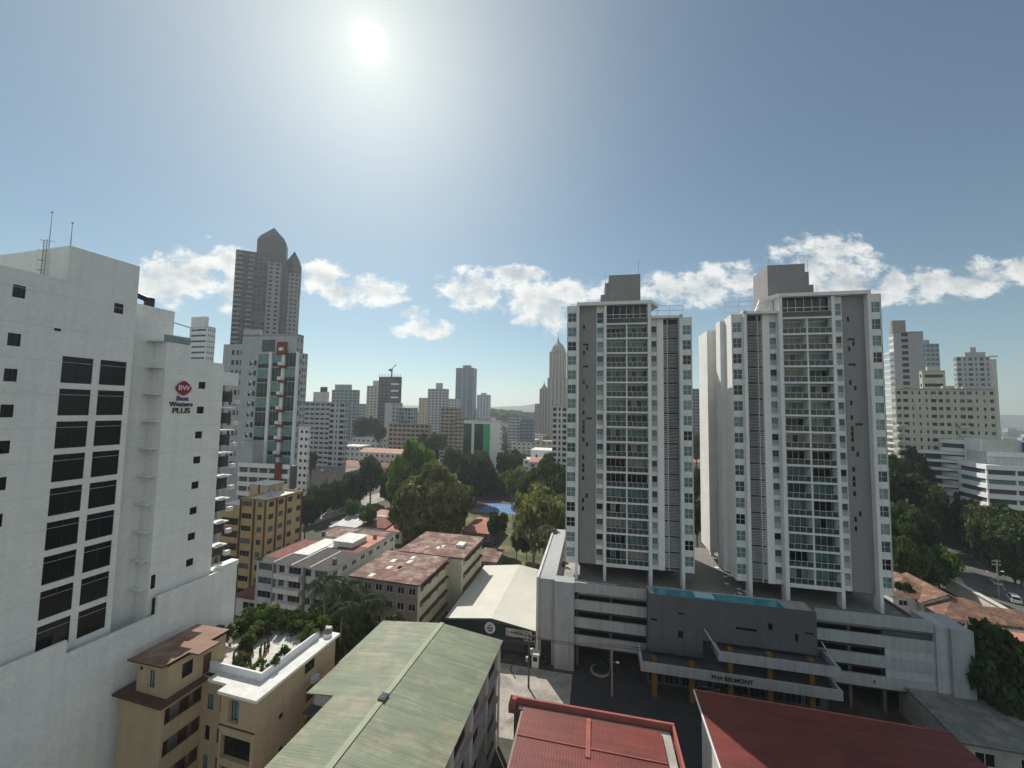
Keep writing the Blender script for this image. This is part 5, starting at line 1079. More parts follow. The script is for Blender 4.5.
low('shed', 'red-brown canopy roof tucked between the hotel podium and grey block', 'shed', 236, 596, 4, 7, 14, rm=REDFELT, roof='shed', rise=1.0, nf=1, nc=1, ncs=2)
low('shed', 'upper red canopy roof behind the hotel podium corner', 'shed', 234, 572, 5, 9, 8, rm=REDFELT, roof='shed', rise=1.0, nf=1, nc=1, ncs=2)
low('pavilion', 'park pavilion with an orange tiled hip roof near the blue court', 'pavilion', 462, 531, 4.2, 10, 17, m=CONCD, rm=SALMON, roof='hip', rise=1.6, nf=1)
low('carport', 'rusty carport roof beside the lawn', 'carport', 474, 560, 2.8, 6.5, 8, m=CONCD, rm=RUST, roof='shed', rise=0.6, nf=1, nc=1, ncs=1)
low('white_house', 'long white low building behind the dark park trees', 'house', 462, 462, 10, 34, 10, m=OFFW, rm=WROOF2, nc=8, nf=2)
low('white_house', 'pale house with awning roof right of the green glass office', 'house', 512, 459, 9, 22, 12, m=OFFW, rm=WROOF2, nc=5, nf=2)
low('red_roof_house', 'salmon roofed house with pale blue wall near the left tower', 'house', 529, 462, 10, 20, 14, m=mat('pale_blue_wall', (0.36, 0.45, 0.50), var=0.1), rm=SALMON, roof='gable', ridge='x', nc=4)
low('white_house', 'white warehouse with a pale roof above the salmon roofed house', 'house', 531, 450, 14, 36, 20, m=WHITE2, rm=WROOF2, nc=4, nf=1, wf=0.2)
low('white_house', 'grey flat house with a bright roof edge, above the white warehouse', 'house', 512, 442, 12, 40, 20, m=OFFW, rm=CONC, nc=8, nf=3)
low('white_house', 'small pale house just left of the stone spire tower', 'house', 535, 441, 14, 24, 14, m=CREAMG, rm=PINKROOF, nc=4, nf=3)
# far roofs that nothing tells apart
rs = random.Random(21)
for k in range(46):
    px = rs.uniform(335, 552); Y = rs.uniform(300, 900); x = U(px)*Y; z = rs.uniform(5, 13); w_, d_ = rs.uniform(12, 26), rs.uniform(10, 20)
    hh = math.hypot(x, Y); q = MB(); m_ = rs.choice([OFFW, WHITE, CREAMG, TAUPE, GREYL, CREAM]); rmm = rs.choice([WROOF2, PINKROOF, CONC, SALMON, SILVER, RUST])
    b = Bld('far_house', 'small far-off flat house among trees below the skyline', 'house', x, Y, R(rs.uniform(8, 22)), 'low houses of the far city')
    facade(b, (0, 0), FR, w_, 0.2, z, m_, max(1, int(z/3)), 4, 0.55, 0.4, 0.35, 'bare', [G_DARK], z00=0); w = b.P(); w.wall((w_, 0), RT, d_, 0, z, m_); w.wall((w_, d_), BK, w_, 0, z, m_); w.wall((0, d_), LT, d_, 0, z, m_)
    b.P('roof').box(-0.3, w_+0.3, -0.3, d_+0.3, z+0.003, z+0.3, m_, rmm); b.done()
for k in range(30):
    px = rs.choice([rs.uniform(985, 1120), rs.uniform(560, 900), rs.uniform(985, 1040)]); Y = rs.uniform(350, 1100); x = U(px)*Y; z = rs.uniform(6, 20); w_, d_ = rs.uniform(14, 30), rs.uniform(10, 20); m_ = rs.choice([OFFW, WHITE, CREAMG, GREYL])
    b = Bld('far_house', 'pale far-off block low on the right-hand horizon', 'house', x, Y, R(rs.uniform(8, 22)), 'far blocks on the right')
    facade(b, (0, 0), FR, w_, 0.2, z, m_, max(1, int(z/3)), 4, 0.55, 0.4, 0.35, 'bare', [G_DARK], z00=0); w = b.P(); w.wall((w_, 0), RT, d_, 0, z, m_); w.wall((w_, d_), BK, w_, 0, z, m_); w.wall((0, d_), LT, d_, 0, z, m_)
    b.P('roof').box(-0.3, w_+0.3, -0.3, d_+0.3, z+0.003, z+0.3, m_, CONC); b.done()
# houses at the lower right
low('tile_roof_house', 'house with a brown tiled hip roof behind the podium, nearest the tower', 'house', 893, 596, 6.0, 11, 14, m=OFFW, rm=TILE, roof='hip', rise=2.6)
low('tile_roof_house', 'brown tiled house with a gable, second behind the podium corner', 'house', 921, 603, 5.6, 9, 11, m=OFFW, rm=TILE, roof='gable', rise=2.4)
low('tile_roof_house', 'brown tiled house with dark veranda beside the white boundary wall', 'house', 944, 617, 5.2, 12, 10, m=TAUPE, rm=TILE, roof='hip', rise=2.4)
low('tile_roof_house', 'low patched brown roofed house at the right edge by the boundary wall', 'house', 985, 625, 4.6, 14, 9, m=OFFW, rm=TILE, roof='gable', ridge='x', rise=1.8)
low('salmon_roof_house', 'flat salmon roofed annex beyond the dark tree at the right', 'house', 955, 648, 5.0, 26, 7, m=OFFW, rm=SALMON, roof='shed', rise=0.7, nf=1)
low('grey_shed', 'weathered grey sheet roofed shed in the bottom right corner', 'shed', 962, 742, 4.2, 14, 11, th=13, m=CONC, rm=mat('weathered_sheet', (0.20, 0.20, 0.19), rough=0.6, var=0.3, scale=0.7, bump=('X', 0.3, 0.5), col2=(0.30, 0.28, 0.25), c2scale=0.5), roof='shed', rise=0.8, nf=1)
a_, c_ = on(946, 576, 3.6), on(1040, 627, 3.6); d = (c_-a_).normalized(); n = Vector((-d.y, d.x, 0))*0.22
q = MB(); q.prism([(a_+n).xy, (a_-n).xy, (c_-n).xy, (c_+n).xy], 0, 3.4, OFFW); n2 = n*2.6; q.prism([(a_+n2).xy, (a_-n2).xy, (c_-n2).xy, (c_+n2).xy], 3.403, 3.6, WROOF); tag(q.build('boundary_wall'), 'long boundary wall with a bright white coping beside the brown tiled roofs', 'wall')
# ---------------------------------------------------------------- trees
def leaf_cloud(seed, nlobe, nleaf, leaf, flat=0.75, spread=0.62, lr=(0.30, 0.48), inner=0.35):
    """crown in a unit radius: leaf-sized rhombs on and inside uneven lobes; base at z=0, top near z=2*flat"""
    g = np.random.default_rng(seed); lob = []
    for k in range(nlobe):
        a = g.uniform(0, 2*PI); rr = spread*math.sqrt(g.uniform(0.02, 1)); zz = flat*(0.62+g.uniform(-0.62, 0.75)*(1.12-rr)); lob.append((rr*math.cos(a), rr*math.sin(a), zz, g.uniform(*lr)))
    lob = np.array(lob); wts = lob[:, 3]**2; idx = g.choice(nlobe, nleaf, p=wts/wts.sum())
    d = g.normal(size=(nleaf, 3)); d[:, 2] = np.abs(d[:, 2])*0.9-0.42*np.abs(g.normal(size=nleaf)); d /= np.linalg.norm(d, axis=1)[:, None]
    rad = np.where(g.uniform(size=nleaf) < inner, g.uniform(0.3, 0.95, nleaf), g.normal(0.97, 0.09, nleaf))
    p = lob[idx, :3]+d*(lob[idx, 3]*rad)[:, None]*np.array([1, 1, 0.8])
    nrm = d+g.normal(scale=0.75, size=(nleaf, 3)); nrm /= np.linalg.norm(nrm, axis=1)[:, None]
    t = np.cross(nrm, g.normal(size=(nleaf, 3))); t /= np.linalg.norm(t, axis=1)[:, None]; q = np.cross(nrm, t)
    s = leaf*g.uniform(0.6, 1.4, nleaf)[:, None]
    V = np.stack([p-t*s, p-q*s*0.55+nrm*s*0.12, p+t*s, p+q*s*0.55+nrm*s*0.12], 1).reshape(-1, 3)
    return V, lob
def mesh_np(name, V, m, nq):
    me = bpy.data.meshes.new(name); me.vertices.add(len(V)); me.vertices.foreach_set('co', V.astype(np.float32).ravel()); me.loops.add(nq*4); me.loops.foreach_set('vertex_index', np.arange(nq*4, dtype=np.int32)); me.polygons.add(nq); me.polygons.foreach_set('loop_start', np.arange(0, nq*4, 4, dtype=np.int32)); me.polygons.foreach_set('loop_total', np.full(nq, 4, dtype=np.int32)); me.update(calc_edges=True); me.materials.append(m); return me
CROWN = {}; EXT = {}
def crown(kind, R_, seed):
    """crown mesh for a kind at a size class; sizes share a mesh"""
    cls = 'S' if R_ < 2.2 else 'M' if R_ < 5 else 'L' if R_ < 9 else 'X'; key = (kind, cls, seed % 3)
    if key in CROWN: return CROWN[key]
    n = {'S': 800, 'M': 2700, 'L': 6500, 'X': 16000}[cls]; base = {'S': 1.6, 'M': 3.6, 'L': 7, 'X': 12}[cls]; lf = {'S': 0.18, 'M': 0.36, 'L': 0.52, 'X': 0.62}[cls]/base
    nl = {'S': 7, 'M': 16, 'L': 32, 'X': 66}[cls]; lr = {'S': (0.36, 0.5), 'M': (0.26, 0.42), 'L': (0.18, 0.36), 'X': (0.12, 0.28)}[cls]
    m = {'dark': LF_DARK, 'mid': LF_MID, 'olive': LF_OLIVE, 'bright': LF_BRIGHT, 'yellow': LF_YEL, 'feather': LF_YEL}[kind]
    if kind == 'feather': n = int(n*0.20); inner = 0.75
    else: inner = 0.3
    V, lob = leaf_cloud(hash((cls, seed % 3, 11)) % 9999 if False else (seed % 3)*17+len(cls)*5+ord(cls), nl, n, lf, 0.62 if kind != 'feather' else 0.7, 0.70, lr, inner)
    me = mesh_np('crown', V, m, n); EXT[me.name] = (float(np.percentile(V[:, 2], 2)), float(np.percentile(V[:, 2], 99.3))); t = MB(); bm_ = BARKP if kind in ('feather', 'olive') else BARK
    t.tube([(0, 0, -1.0), (0.02, 0.01, -0.3), (0.0, 0.02, 0.2)], 0.06, bm_, 7, 0.04)
    for (x, y, z, r) in lob[:min(nl, 9)]: t.tube([(0, 0, -0.25), (x*0.45, y*0.45, z*0.4), (x*0.9, y*0.9, z*0.95)], 0.032, bm_, 5, 0.008)
    CROWN[key] = (me, t.mesh('trunk')); return CROWN[key]
TN = [0]
def tree(px, ytop, Y, R_, kind='dark', label='', h=None, group=None, name='tree', py=None):
    TN[0] += 1; rs = random.Random(TN[0]*13); top = at(px, ytop, Y); x = top.x; hh = max(h or top.z, R_*0.9)
    me, tr = crown(kind, R_, TN[0]); z0_, z1_ = EXT[me.name]
    r = empty(name, (x, Y, 0), rs.uniform(0, 6.3), label, 'tree', group)
    lo = hh*(0.30 if kind == 'feather' else 0.16); lo = max(lo, hh-(2.3 if kind == 'feather' else 1.75)*R_); sz = (hh-lo)/(z1_-z0_); zb = lo-z0_*sz
    c = link('crown', me, r, (0, 0, zb)); c.scale = (R_*rs.uniform(1.0, 1.12), R_*rs.uniform(1.0, 1.12), sz)
    t = link('trunk', tr, r, (0, 0, zb)); t.scale = (R_*0.9, R_*0.9, max(zb, 0.6*sz)); return r
PARK = [(507, 474, 208, 7, 'dark', 'dark tree between the blue court and the left tower'), (480, 474, 206, 6, 'dark', 'dark tree behind the left end of the blue court'), (545, 480, 160, 7, 'dark', 'dark tree behind the feathery pair'), (392, 470, 180, 7, 'dark', 'dark tree under the left shoulder of the bright domed tree'), (452, 490, 140, 6, 'mid', 'green tree at the right flank of the huge olive tree'), (412, 492, 142, 6, 'olive', 'olive tree filling the left flank of the huge olive one'), (482, 452, 215, 7, 'mid', 'mid-green tree just under the green glass office'), (497, 478, 214, 5, 'mid', 'mid-green tree above the far edge of the blue court'), (546, 500, 112, 4, 'yellow', 'light bushy tree between the feathery pair and the palm'), (517, 533, 118, 2.6, 'mid', 'small green tree on the lawn'), (527, 536, 121, 2.4, 'yellow', 'small yellow-green tree on the lawn'), (434, 471, 135, 14.5, 'olive', 'huge olive-green spreading tree in the middle of the park'), (415, 446, 172, 12.5, 'bright', 'big bright green domed tree behind the huge olive one'),
 (400, 482, 150, 5, 'dark', 'dark tree at the left foot of the bright domed tree'), (352, 474, 185, 7, 'dark', 'dark tree left of the avenue, below the cream house'), (372, 458, 188, 7.5, 'dark', 'dark tree between the pink-red roof and the bright domed tree'),
 (320, 486, 160, 5.5, 'dark', 'dark tree beside the yellow building roof'), (338, 482, 172, 5.5, 'dark', 'dark rounded tree above the parked cars of the avenue'), (307, 497, 128, 4.5, 'dark', 'dark tree just right of the yellow building'), (352, 500, 150, 3, 'bright', 'lighter green tree standing at the avenue bend'), (369, 505, 140, 3, 'bright', 'small bright shrub-like tree by the road end'),
 (454, 449, 215, 7, 'mid', 'mid-green tree right behind the bright domed tree'), (470, 456, 195, 8, 'dark', 'dark tree below the green glass office'), (486, 465, 212, 8, 'dark', 'tall dark tree above the blue court'), (466, 487, 150, 4.5, 'dark', 'dark tree directly right of the huge olive tree'),
 (510, 452, 230, 8, 'mid', 'green tree in front of the white low house'), (530, 474, 165, 8, 'dark', 'dark tree left of the apartment tower foot'), (549, 459, 170, 9, 'dark', 'broad dark tree against the left apartment tower'), (560, 476, 150, 7, 'dark', 'lower dark tree tucked against the left apartment tower'), (512, 470, 190, 5, 'feather', 'thin bare-looking tree between two dark trees'), (520, 466, 200, 4.5, 'feather', 'thin twiggy tree beside the bare-looking one'),
 (535, 490, 116, 8.5, 'feather', 'pale feathery tree over the lawn'), (557, 494, 122, 7.5, 'feather', 'pale feathery tree nearest the left tower'), (541, 484, 140, 6, 'yellow', 'yellow-green tree behind the feathery pair'), (497, 513, 128, 3.4, 'dark', 'small dark round tree at the pavilion corner'), (526, 490, 192, 3, 'yellow', 'sunlit yellow-green bush tree beyond the court'),
 (424, 434, 270, 6, 'mid', 'green tree beside the long low grey office'), (438, 434, 262, 6, 'mid', 'rounded green tree before the brown-grey stepped block'), (430, 440, 235, 7, 'dark', 'dark tree at the right end of the long pink roof'),
 (361, 418, 330, 8, 'dark', 'dark tree below the small teal block'), (371, 418, 330, 7, 'dark', 'tall dark tree under the beige tower'), (380, 426, 300, 5.5, 'dark', 'dark tree left of the blank white slab'), (312, 452, 180, 4, 'dark', 'dark street tree by the windowless brown-grey block')]
for a in PARK: tree(*a)
RTREE = [(996, 520, 118, 6, 'mid', 'lower roadside tree beneath the banded office'), (1012, 532, 110, 6, 'dark', 'lower dark roadside tree near the right edge'), (978, 508, 128, 6, 'olive', 'olive roadside tree below the rotunda'), (893, 522, 112, 6, 'dark', 'dark tree touching the right tower edge, third from the top'), (903, 450, 150, 9, 'dark', 'tall dark tree against the right apartment tower, topmost'), (899, 474, 128, 8, 'dark', 'dark tree beside the right tower, second from the top'), (915, 484, 138, 8, 'dark', 'dark spreading tree left of the road under the banded rotunda'), (905, 505, 120, 7, 'dark', 'dark tree overhanging the left kerb of the side road'), (903, 540, 102, 5, 'mid', 'mid-green tree just above the nearest brown tiled roof'), (937, 548, 106, 4.5, 'bright', 'bright sunlit tree by the road above the tiled roofs'), (925, 556, 104, 3.5, 'dark', 'small dark tree left of the bright sunlit one'), (919, 520, 118, 5, 'dark', 'dark tree shading the road before the bend'),
 (940, 474, 158, 7, 'yellow', 'yellow-green tree at the bend under the rotunda'), (957, 482, 148, 7.5, 'mid', 'green tree right of the yellow-green one at the bend'), (972, 491, 140, 7.5, 'mid', 'roadside tree before the left end of the white banded office'), (988, 500, 133, 7, 'dark', 'dark roadside tree under the first column of the banded office'), (1003, 506, 126, 7, 'mid', 'roadside tree under the middle of the banded office'), (1018, 514, 120, 7, 'mid', 'roadside tree nearest the right edge'), (1034, 524, 114, 7, 'dark', 'dark roadside tree cut by the right edge'), (960, 508, 142, 5, 'mid', 'lower green tree on the far verge of the road'),
 (984, 628, 60, 5.4, 'dark', 'large near-black tree beside the podium white end pillar'), (1004, 640, 62, 4.5, 'dark', 'near-black tree right of the large one at the podium')]
for a in RTREE: tree(*a)
GAP = [(695, 470, 150, 5, 'dark', 'dark tree in the gap between the apartment towers, upper'), (697, 500, 125, 5, 'dark', 'dark tree in the gap between the apartment towers, lower'), (696, 435, 260, 7, 'mid', 'far green tree top in the gap between the apartment towers')]
for a in GAP: tree(*a)
NEARD = [(352, 612, 64, 4.2, 'dark', 'dark bushy tree between the palms and the green roof'), (322, 606, 69, 3.4, 'dark', 'dark tree left of the palms before the grey block'), (396, 622, 66, 3.5, 'dark', 'dark low tree hugging the front of the rust roofed block'), (246, 612, 62, 2.4, 'mid', 'leafy tree top rising by the hotel podium corner')]
for a in NEARD: tree(*a)
rs = random.Random(77)
for k in range(60):                                    # trees of the far city
    px = rs.uniform(300, 566); Y = rs.uniform(240, 800); tree(px, 0, Y, rs.uniform(4, 8), rs.choice(['dark', 'dark', 'mid', 'mid', 'olive']), 'small far-off tree between the low houses of the middle distance', h=rs.uniform(8, 13), group='trees of the middle distance')
for k in range(40):
    px = rs.choice([rs.uniform(985, 1100), rs.uniform(560, 900)]); Y = rs.uniform(230, 700); tree(px, 0, Y, rs.uniform(5, 9), rs.choice(['dark', 'mid', 'mid']), 'far-off tree among blocks on the right-hand side', h=rs.uniform(8, 14), group='far trees on the right')
# wooded rise on the skyline, one mass
g = np.random.default_rng(5); Vs = []
for k in range(150):
    px = g.uniform(395, 552); Y = g.uniform(760, 1050); x = U(px)*Y; V, _ = leaf_cloud(100+k % 5, 8, 260, 0.16, 0.6, 0.7, (0.3, 0.45)); z = 24+14*math.exp(-((px-480)/60)**2)+(Y-900)*0.03; Vs.append(V*np.array([16, 16, 14])+np.array([x, Y, z-8]))
V = np.concatenate(Vs); o = bpy.data.objects.new('wood', mesh_np('wood', V, LF_DARK, len(V)//4)); COL.objects.link(o); tag(o, kind='stuff')
o['label'] = 'dark wooded rise on the skyline below the blue tower'
b = MB()
for i in range(24):
    xa, xb = -330+i*22, -308+i*22
    za, zb = [20+12*math.exp(-((x+60)/150)**2) for x in (xa, xb)]
    b.poly([(xa, 780, 0), (xb, 780, 0), (xb, 950, zb), (xa, 950, za)], HILL); b.poly([(xa, 950, za), (xb, 950, zb), (xb, 1150, 0), (xa, 1150, 0)], HILL)
tag(b.build('hillside'), kind='structure')

# palms
def palm_mesh(seed, nf=20, ln=3.2):
    rs = random.Random(seed); b = MB()
    for k in range(nf):
        az = 2*PI*k/nf*2.4+rs.uniform(-.2, .2); el = rs.uniform(-0.1, 1.2); L_ = ln*rs.uniform(0.8, 1.1); pts = []
        for j in range(9):
            t = j/8; r = L_*t*math.cos(el*(1-0.3*t)); z = L_*t*math.sin(el)*(1-0.45*t)-1.5*t*t*L_*0.42; pts.append(Vector((r*math.cos(az), r*math.sin(az), z)))
        b.tube(pts, 0.035, LF_PALM, 4, 0.01); side = Vector((-math.sin(az), math.cos(az), 0))
        for j in range(1, 25):
            t = j/25*8; i = min(int(t), 7); p = pts[i].lerp(pts[i+1], t-i); d = (pts[i+1]-pts[i]).normalized(); ll = 0.75*math.sin(PI*(0.12+0.8*j/25))+0.1
            for sg in (-1, 1):
                tip = p+side*sg*ll*0.75+d*ll*0.5+Vector((0, 0, -ll*rs.uniform(0.25, 0.7))); w = d*0.05; b.poly([p-w, tip, p+w*1.6], LF_PALM)
    return b.mesh('crown')
PALMS = [palm_mesh(3), palm_mesh(9)]
def palm(px, ytop, Y, sc, label):
    p = at(px, ytop, Y); h = p.z-1.0*sc; r = empty('palm_tree', (p.x, Y, 0), rnd.uniform(0, 6), label, 'palm')
    t = MB(); t.tube([(0, 0, 0), (0.1, 0.05, h*0.4), (0.25, 0, h*0.8), (0.2, 0, h)], 0.22, BARKP, 8, 0.13); t.build('trunk', r); c = link('crown', PALMS[int(px) % 2], r, (0.2, 0, h)); c.scale = (sc,)*3
palm(328, 573, 66, 1.5, 'tall palm in front of the grey block, nearest the roof garden'); palm(352, 578, 69, 1.55, 'tall palm in the middle of the dark palm clump'); palm(372, 592, 66, 1.3, 'shorter palm at the right of the clump, before the rust roof'); palm(342, 600, 62, 1.2, 'low palm below the two tall ones'); palm(549, 524, 100, 1.35, 'drooping palm behind the white warehouse near the podium wall')

# ---------------------------------------------------------------- roof garden planting, each plant its own
def shrub_mesh(seed, m, n=420, leaf=0.12): V, _ = leaf_cloud(seed, 6, n, leaf, 0.7, 0.55, (0.3, 0.5), 0.5); return mesh_np('foliage', V, m, n)
SHR = [shrub_mesh(1, LF_DARK), shrub_mesh(2, LF_MID), shrub_mesh(3, LF_BRIGHT), shrub_mesh(4, LF_YEL)]
def column_cactus():
    b = MB(); b.cyl(0, 0, 0.12, 0, 1.0, LF_MID, 8, 0.10); b.cyl(0, 0, 0.10, 1.0, 1.1, LF_MID, 8, 0.03); b.cyl(0.2, 0.05, 0.07, 0.1, 0.7, LF_MID, 7, 0.05); return b.mesh('cactus')
CAC = column_cactus(); POT = MB(); POT.cyl(0, 0, 0.16, 0, 0.25, SALMON, 10, 0.2); POT = POT.mesh('pot')
Mi = Matrix.Translation((-25.9, 39.0, 0)) @ Matrix.Rotation(-R(15), 4, 'Z')
GD = lambda x, y, z=16.3: BEIGE_ROOT.matrix_basis @ Vector((x, y, z))
rs = random.Random(31)
for k in range(76):
    back = k < 34 or k >= 58
    if k >= 58: x, y, s = rs.uniform(-13.5, -8.8), rs.uniform(6.0, 12.6), rs.uniform(0.8, 1.5)
    elif back: x, y, s = rs.uniform(-8.8, -2.2), rs.uniform(9.6, 12.6), rs.uniform(0.8, 1.4)
    elif k < 44: x, y, s = rs.uniform(-8.8, -7.2), rs.uniform(3.0, 9), rs.uniform(0.7, 1.2)
    elif k < 51: x, y, s = rs.uniform(-2.8, -2.1), rs.uniform(3, 10), rs.uniform(0.5, 1.0)
    else: x, y, s = rs.uniform(-7.2, -2.6), rs.uniform(2.6, 3.8), rs.uniform(0.4, 0.85)
    r = empty('shrub', GD(x, y), rs.uniform(0, 6), 'leafy potted shrub along the edge of the white roof terrace' if not back else 'leafy shrub in the thicket at the far end of the white roof terrace', 'shrub', 'terrace edge shrubs' if not back else 'terrace thicket shrubs')
    p = link('pot', POT, r); c = link('foliage', SHR[rs.choice([0, 0, 1, 1, 2, 3])], r, (0, 0, 0.15)); c.scale = (s*0.95, s*0.95, s*rs.uniform(0.9, 1.7))
for k in range(16):
    x, y = rs.uniform(-7.4, -2.6), rs.uniform(2.7, 7); r = empty('potted_cactus', GD(x, y), rs.uniform(0, 6), 'upright potted cactus on the pale gravel of the roof terrace', 'cactus', 'terrace cacti'); link('pot', POT, r); c = link('cactus', CAC, r, (0, 0, 0.2)); s = rs.uniform(0.5, 1.3); c.scale = (0.9, 0.9, s)
# shrubs at the driveway
def shrub(px, py, s, m, label, z=0.0, name='shrub'):
    p = on(px, py, z); r = empty(name, p, rnd.uniform(0, 6), label, 'shrub'); c = link('foliage', SHR[m], r); c.scale = (s, s, s*1.2); q = MB(); q.cyl(0, 0, 0.05*s, 0, 0.5*s, BARK, 6); q.build('stem', r)
shrub(543, 662, 1.7, 2, 'bright green shrub at the driveway corner beside the podium pillar'); shrub(550, 655, 1.6, 0, 'dark shrub behind the bright driveway shrub'); shrub(557, 660, 1.0, 0, 'low dark shrub right of the driveway shrubs'); shrub(600, 671, 1.5, 0, 'dark round shrub in the kerbed island before the parking entrance')
shrub(565, 567, 0.9, 3, 'clipped light green shrub on the podium deck beside the left tower', DECK)
shrub(908, 594, 1.6, 0, 'dark shrub on the podium deck right of the right tower', DECK); shrub(899, 590, 1.2, 0, 'small dark shrub against the right tower foot', DECK)
p = on(600, 671, 0); q = MB(); n_ = 20
for k in range(n_):
    a, c = 2*PI*k/n_, 2*PI*(k+1)/n_; q.poly([(1.7*math.cos(a), 1.7*math.sin(a), 0.0), (1.7*math.cos(c), 1.7*math.sin(c), 0.0), (1.7*math.cos(c), 1.7*math.sin(c), 0.2), (1.7*math.cos(a), 1.7*math.sin(a), 0.2)], CONC); q.poly([(1.7*math.cos(a), 1.7*math.sin(a), 0.2), (1.7*math.cos(c), 1.7*math.sin(c), 0.2), (1.4*math.cos(c), 1.4*math.sin(c), 0.2), (1.4*math.cos(a), 1.4*math.sin(a), 0.2)], CONC)
q.cyl(0, 0, 1.39, 0.015, 0.14, GRASS, 20); o = q.build('traffic_island'); o.location = p; o.location.z = 0.014; tag(o, 'round kerbed planting island on the shaded forecourt', 'planter')

# ---------------------------------------------------------------- court, fence, wires, poles
c0 = on(478, 512, 0.03); q = MB(); q.poly([(0, 0, 0), (17, -3, 0), (22, 13, 0), (4, 16, 0)], COURT); q.poly([(-4, 14, 0.004), (4, 14, 0.004), (12, 22, 0.004), (-2, 24, 0.004)], COURTP)
for (x0, y0, x1, y1) in ((1, 1, 20, 11), ): q.poly([(x0, y0+6, 0.006), (x1, y1, 0.006), (x1, y1+0.2, 0.006), (x0, y0+6.2, 0.006)], PAINT)
o = q.build('sports_court'); o.location = c0; tag(o, kind='structure')
b = Bld('park_fence', 'low pale railing fence between the lawn and the warehouse yard', 'fence', -8, 104, R(13)); q = MB(); q.box(0, 32, -0.15, 0.15, 0, 0.7, CONC); q.build('plinth', b.root)
for k in range(17): q = MB(); q.box(2*k, 2*k+0.2, -0.1, 0.1, 0.703, 2.0, CONC); q.build('post', b.root)
q = MB(); q.box(0.2, 32, -0.04, 0.04, 1.8, 1.9, METAL); q.box(0.2, 32, -0.04, 0.04, 1.0, 1.07, METAL); q.build('rail', b.root); b.done()
low('yard_wall', 'dark hedge-topped yard wall behind the white warehouse', 'wall', 484, 574, 3.0, 14, 0.6, m=CONCD, rm=LF_DARK, nf=1, nc=1, ncs=1, wf=0.02)
POLEW = mat('pole_wood', (0.12, 0.09, 0.07), var=0.3); POLEC = mat('pole_concrete', (0.30, 0.29, 0.27), var=0.2)
def pole(px, py, h, m, label, arms=1, lamp=False, box=False, th=12):
    p = on(px, py, 0); r = empty('utility_pole', p, -R(th), label, 'utility pole'); q = MB(); q.cyl(0, 0, 0.17, 0, h, m, 8, 0.11); q.build('post', r)
    for k in range(arms):
        q = MB(); z = h-0.5-0.9*k; q.box(-0.9, 0.9, -0.06+0.15, 0.06+0.15, z, z+0.12, m); q.build('crossarm', r)
        for x in (-0.8, -0.3, 0.3, 0.8): q = MB(); q.cyl(x, 0.15, 0.05, z+0.122, z+0.34, OFFW, 6); q.build('insulator', r)
    if box:
        q = MB(); q.cyl(0.38, 0, 0.24, h-3.2, h-2.3, METAL, 10); q.build('transformer', r); q = MB(); q.box(-0.5, -0.17, -0.2, 0.2, h-4.4, h-3.7, METAL); q.build('meter_box', r)
    if lamp: q = MB(); q.tube([(0.1, 0, h-3.0), (0.7, -0.3, h-2.7)], 0.04, METAL, 5); q.box(0.6, 1.1, -0.42, -0.18, h-2.76, h-2.6, WHITE2); q.build('street_light', r)
    return p+Vector((0, 0, h))
PA = pole(528.5, 688, 8.6, POLEW, 'dark wooden utility pole beside the sunlit driveway', 2, False, True); PB = pole(612, 696, 8.2, POLEC, 'pale concrete utility pole with a street light on the shaded forecourt', 1, True)
PC = pole(818, 708, 8.0, POLEC, 'utility pole before the right end of the white entrance beams', 1); PD = pole(999, 598, 9.5, POLEC, 'utility pole on the kerb of the tree lined side road', 2, True)
PE = pole(951, 536, 9.5, POLEC, 'distant utility pole at the bend of the side road', 1, True); PF = pole(363, 496, 9, POLEC, 'lamp pole by the avenue among the dark trees', 1, True)
def wire(a, c, sag, label, grp, r=0.022):
    pts = [a.lerp(c, t/14)-Vector((0, 0, sag*4*(t/14)*(1-t/14))) for t in range(15)]; q = MB(); q.tube(pts, r, BLACK, 4); tag(q.build('power_line'), label, 'cable', grp)
for k in range(4):
    o_ = Vector((0.25*k-0.4, 0.15, -0.25-0.35*(k % 2))); lbl = 'thin black cable strung between the poles along the shaded street'; wire(PA+o_, PB+o_, 0.5, lbl, 'street cables'); wire(PB+o_, PC+o_, 0.6, lbl, 'street cables')
    wire(Vector((-34, 70.5+0.2*k, 8.0-0.3*k)), PA+o_, 0.6, 'thin black cable running from the wooden pole past the warehouse front', 'warehouse cables')
for k in range(2): wire(PD+Vector((0.2*k, 0, -0.3)), PE+Vector((0.2*k, 0, -0.3)), 0.9, 'thin black cable along the tree lined side road', 'side road cables')
# barriers and litter of the driveway
for (px, py, lab) in ((512, 672, 'dark hose lying on the sunlit driveway'),):
    p = on(px, py, 0.03); q = MB(); q.tube([(0, 1.6, 0.03), (-0.3, 0.7, 0.03), (-0.1, 0.0, 0.03), (0.3, -0.8, 0.03), (0.6, -1.6, 0.03)], 0.09, BLACK, 6); o = q.build('hose'); o.location = p; tag(o, lab, 'hose')
b = Bld('guard_booth', 'small white guard booth between the wooden pole and the driveway shrubs', 'booth', *on(535, 668, 0).xy, R(12)); q = b.P(); q.box(-0.6, 0.6, 0, 1.4, 0, 2.3, WHITE2); b.P('roof').box(-0.8, 0.8, -0.3, 1.7, 2.303, 2.45, WROOF); b.win((-0.6, -0.02), FR, (0.2, 1.0, 1.1, 1.9), 'bare', G_DARK, METAL, 0.015); b.done()
b = Bld('sliding_gate', 'low grey gate at the end of the podium right pillar', 'gate', *on(958, 742, 0).xy, R(-35)); q = b.P('gate_panel'); q.box(0, 3.0, 0, 0.08, 0.1, 1.7, GREYL)
for k in range(4): w = b.P('gate_post' if k in (0, 3) else 'gate_panel'); w.box(k-0.06, k+0.06, -0.1, -0.003, 0, 1.9, METAL)
b.done()

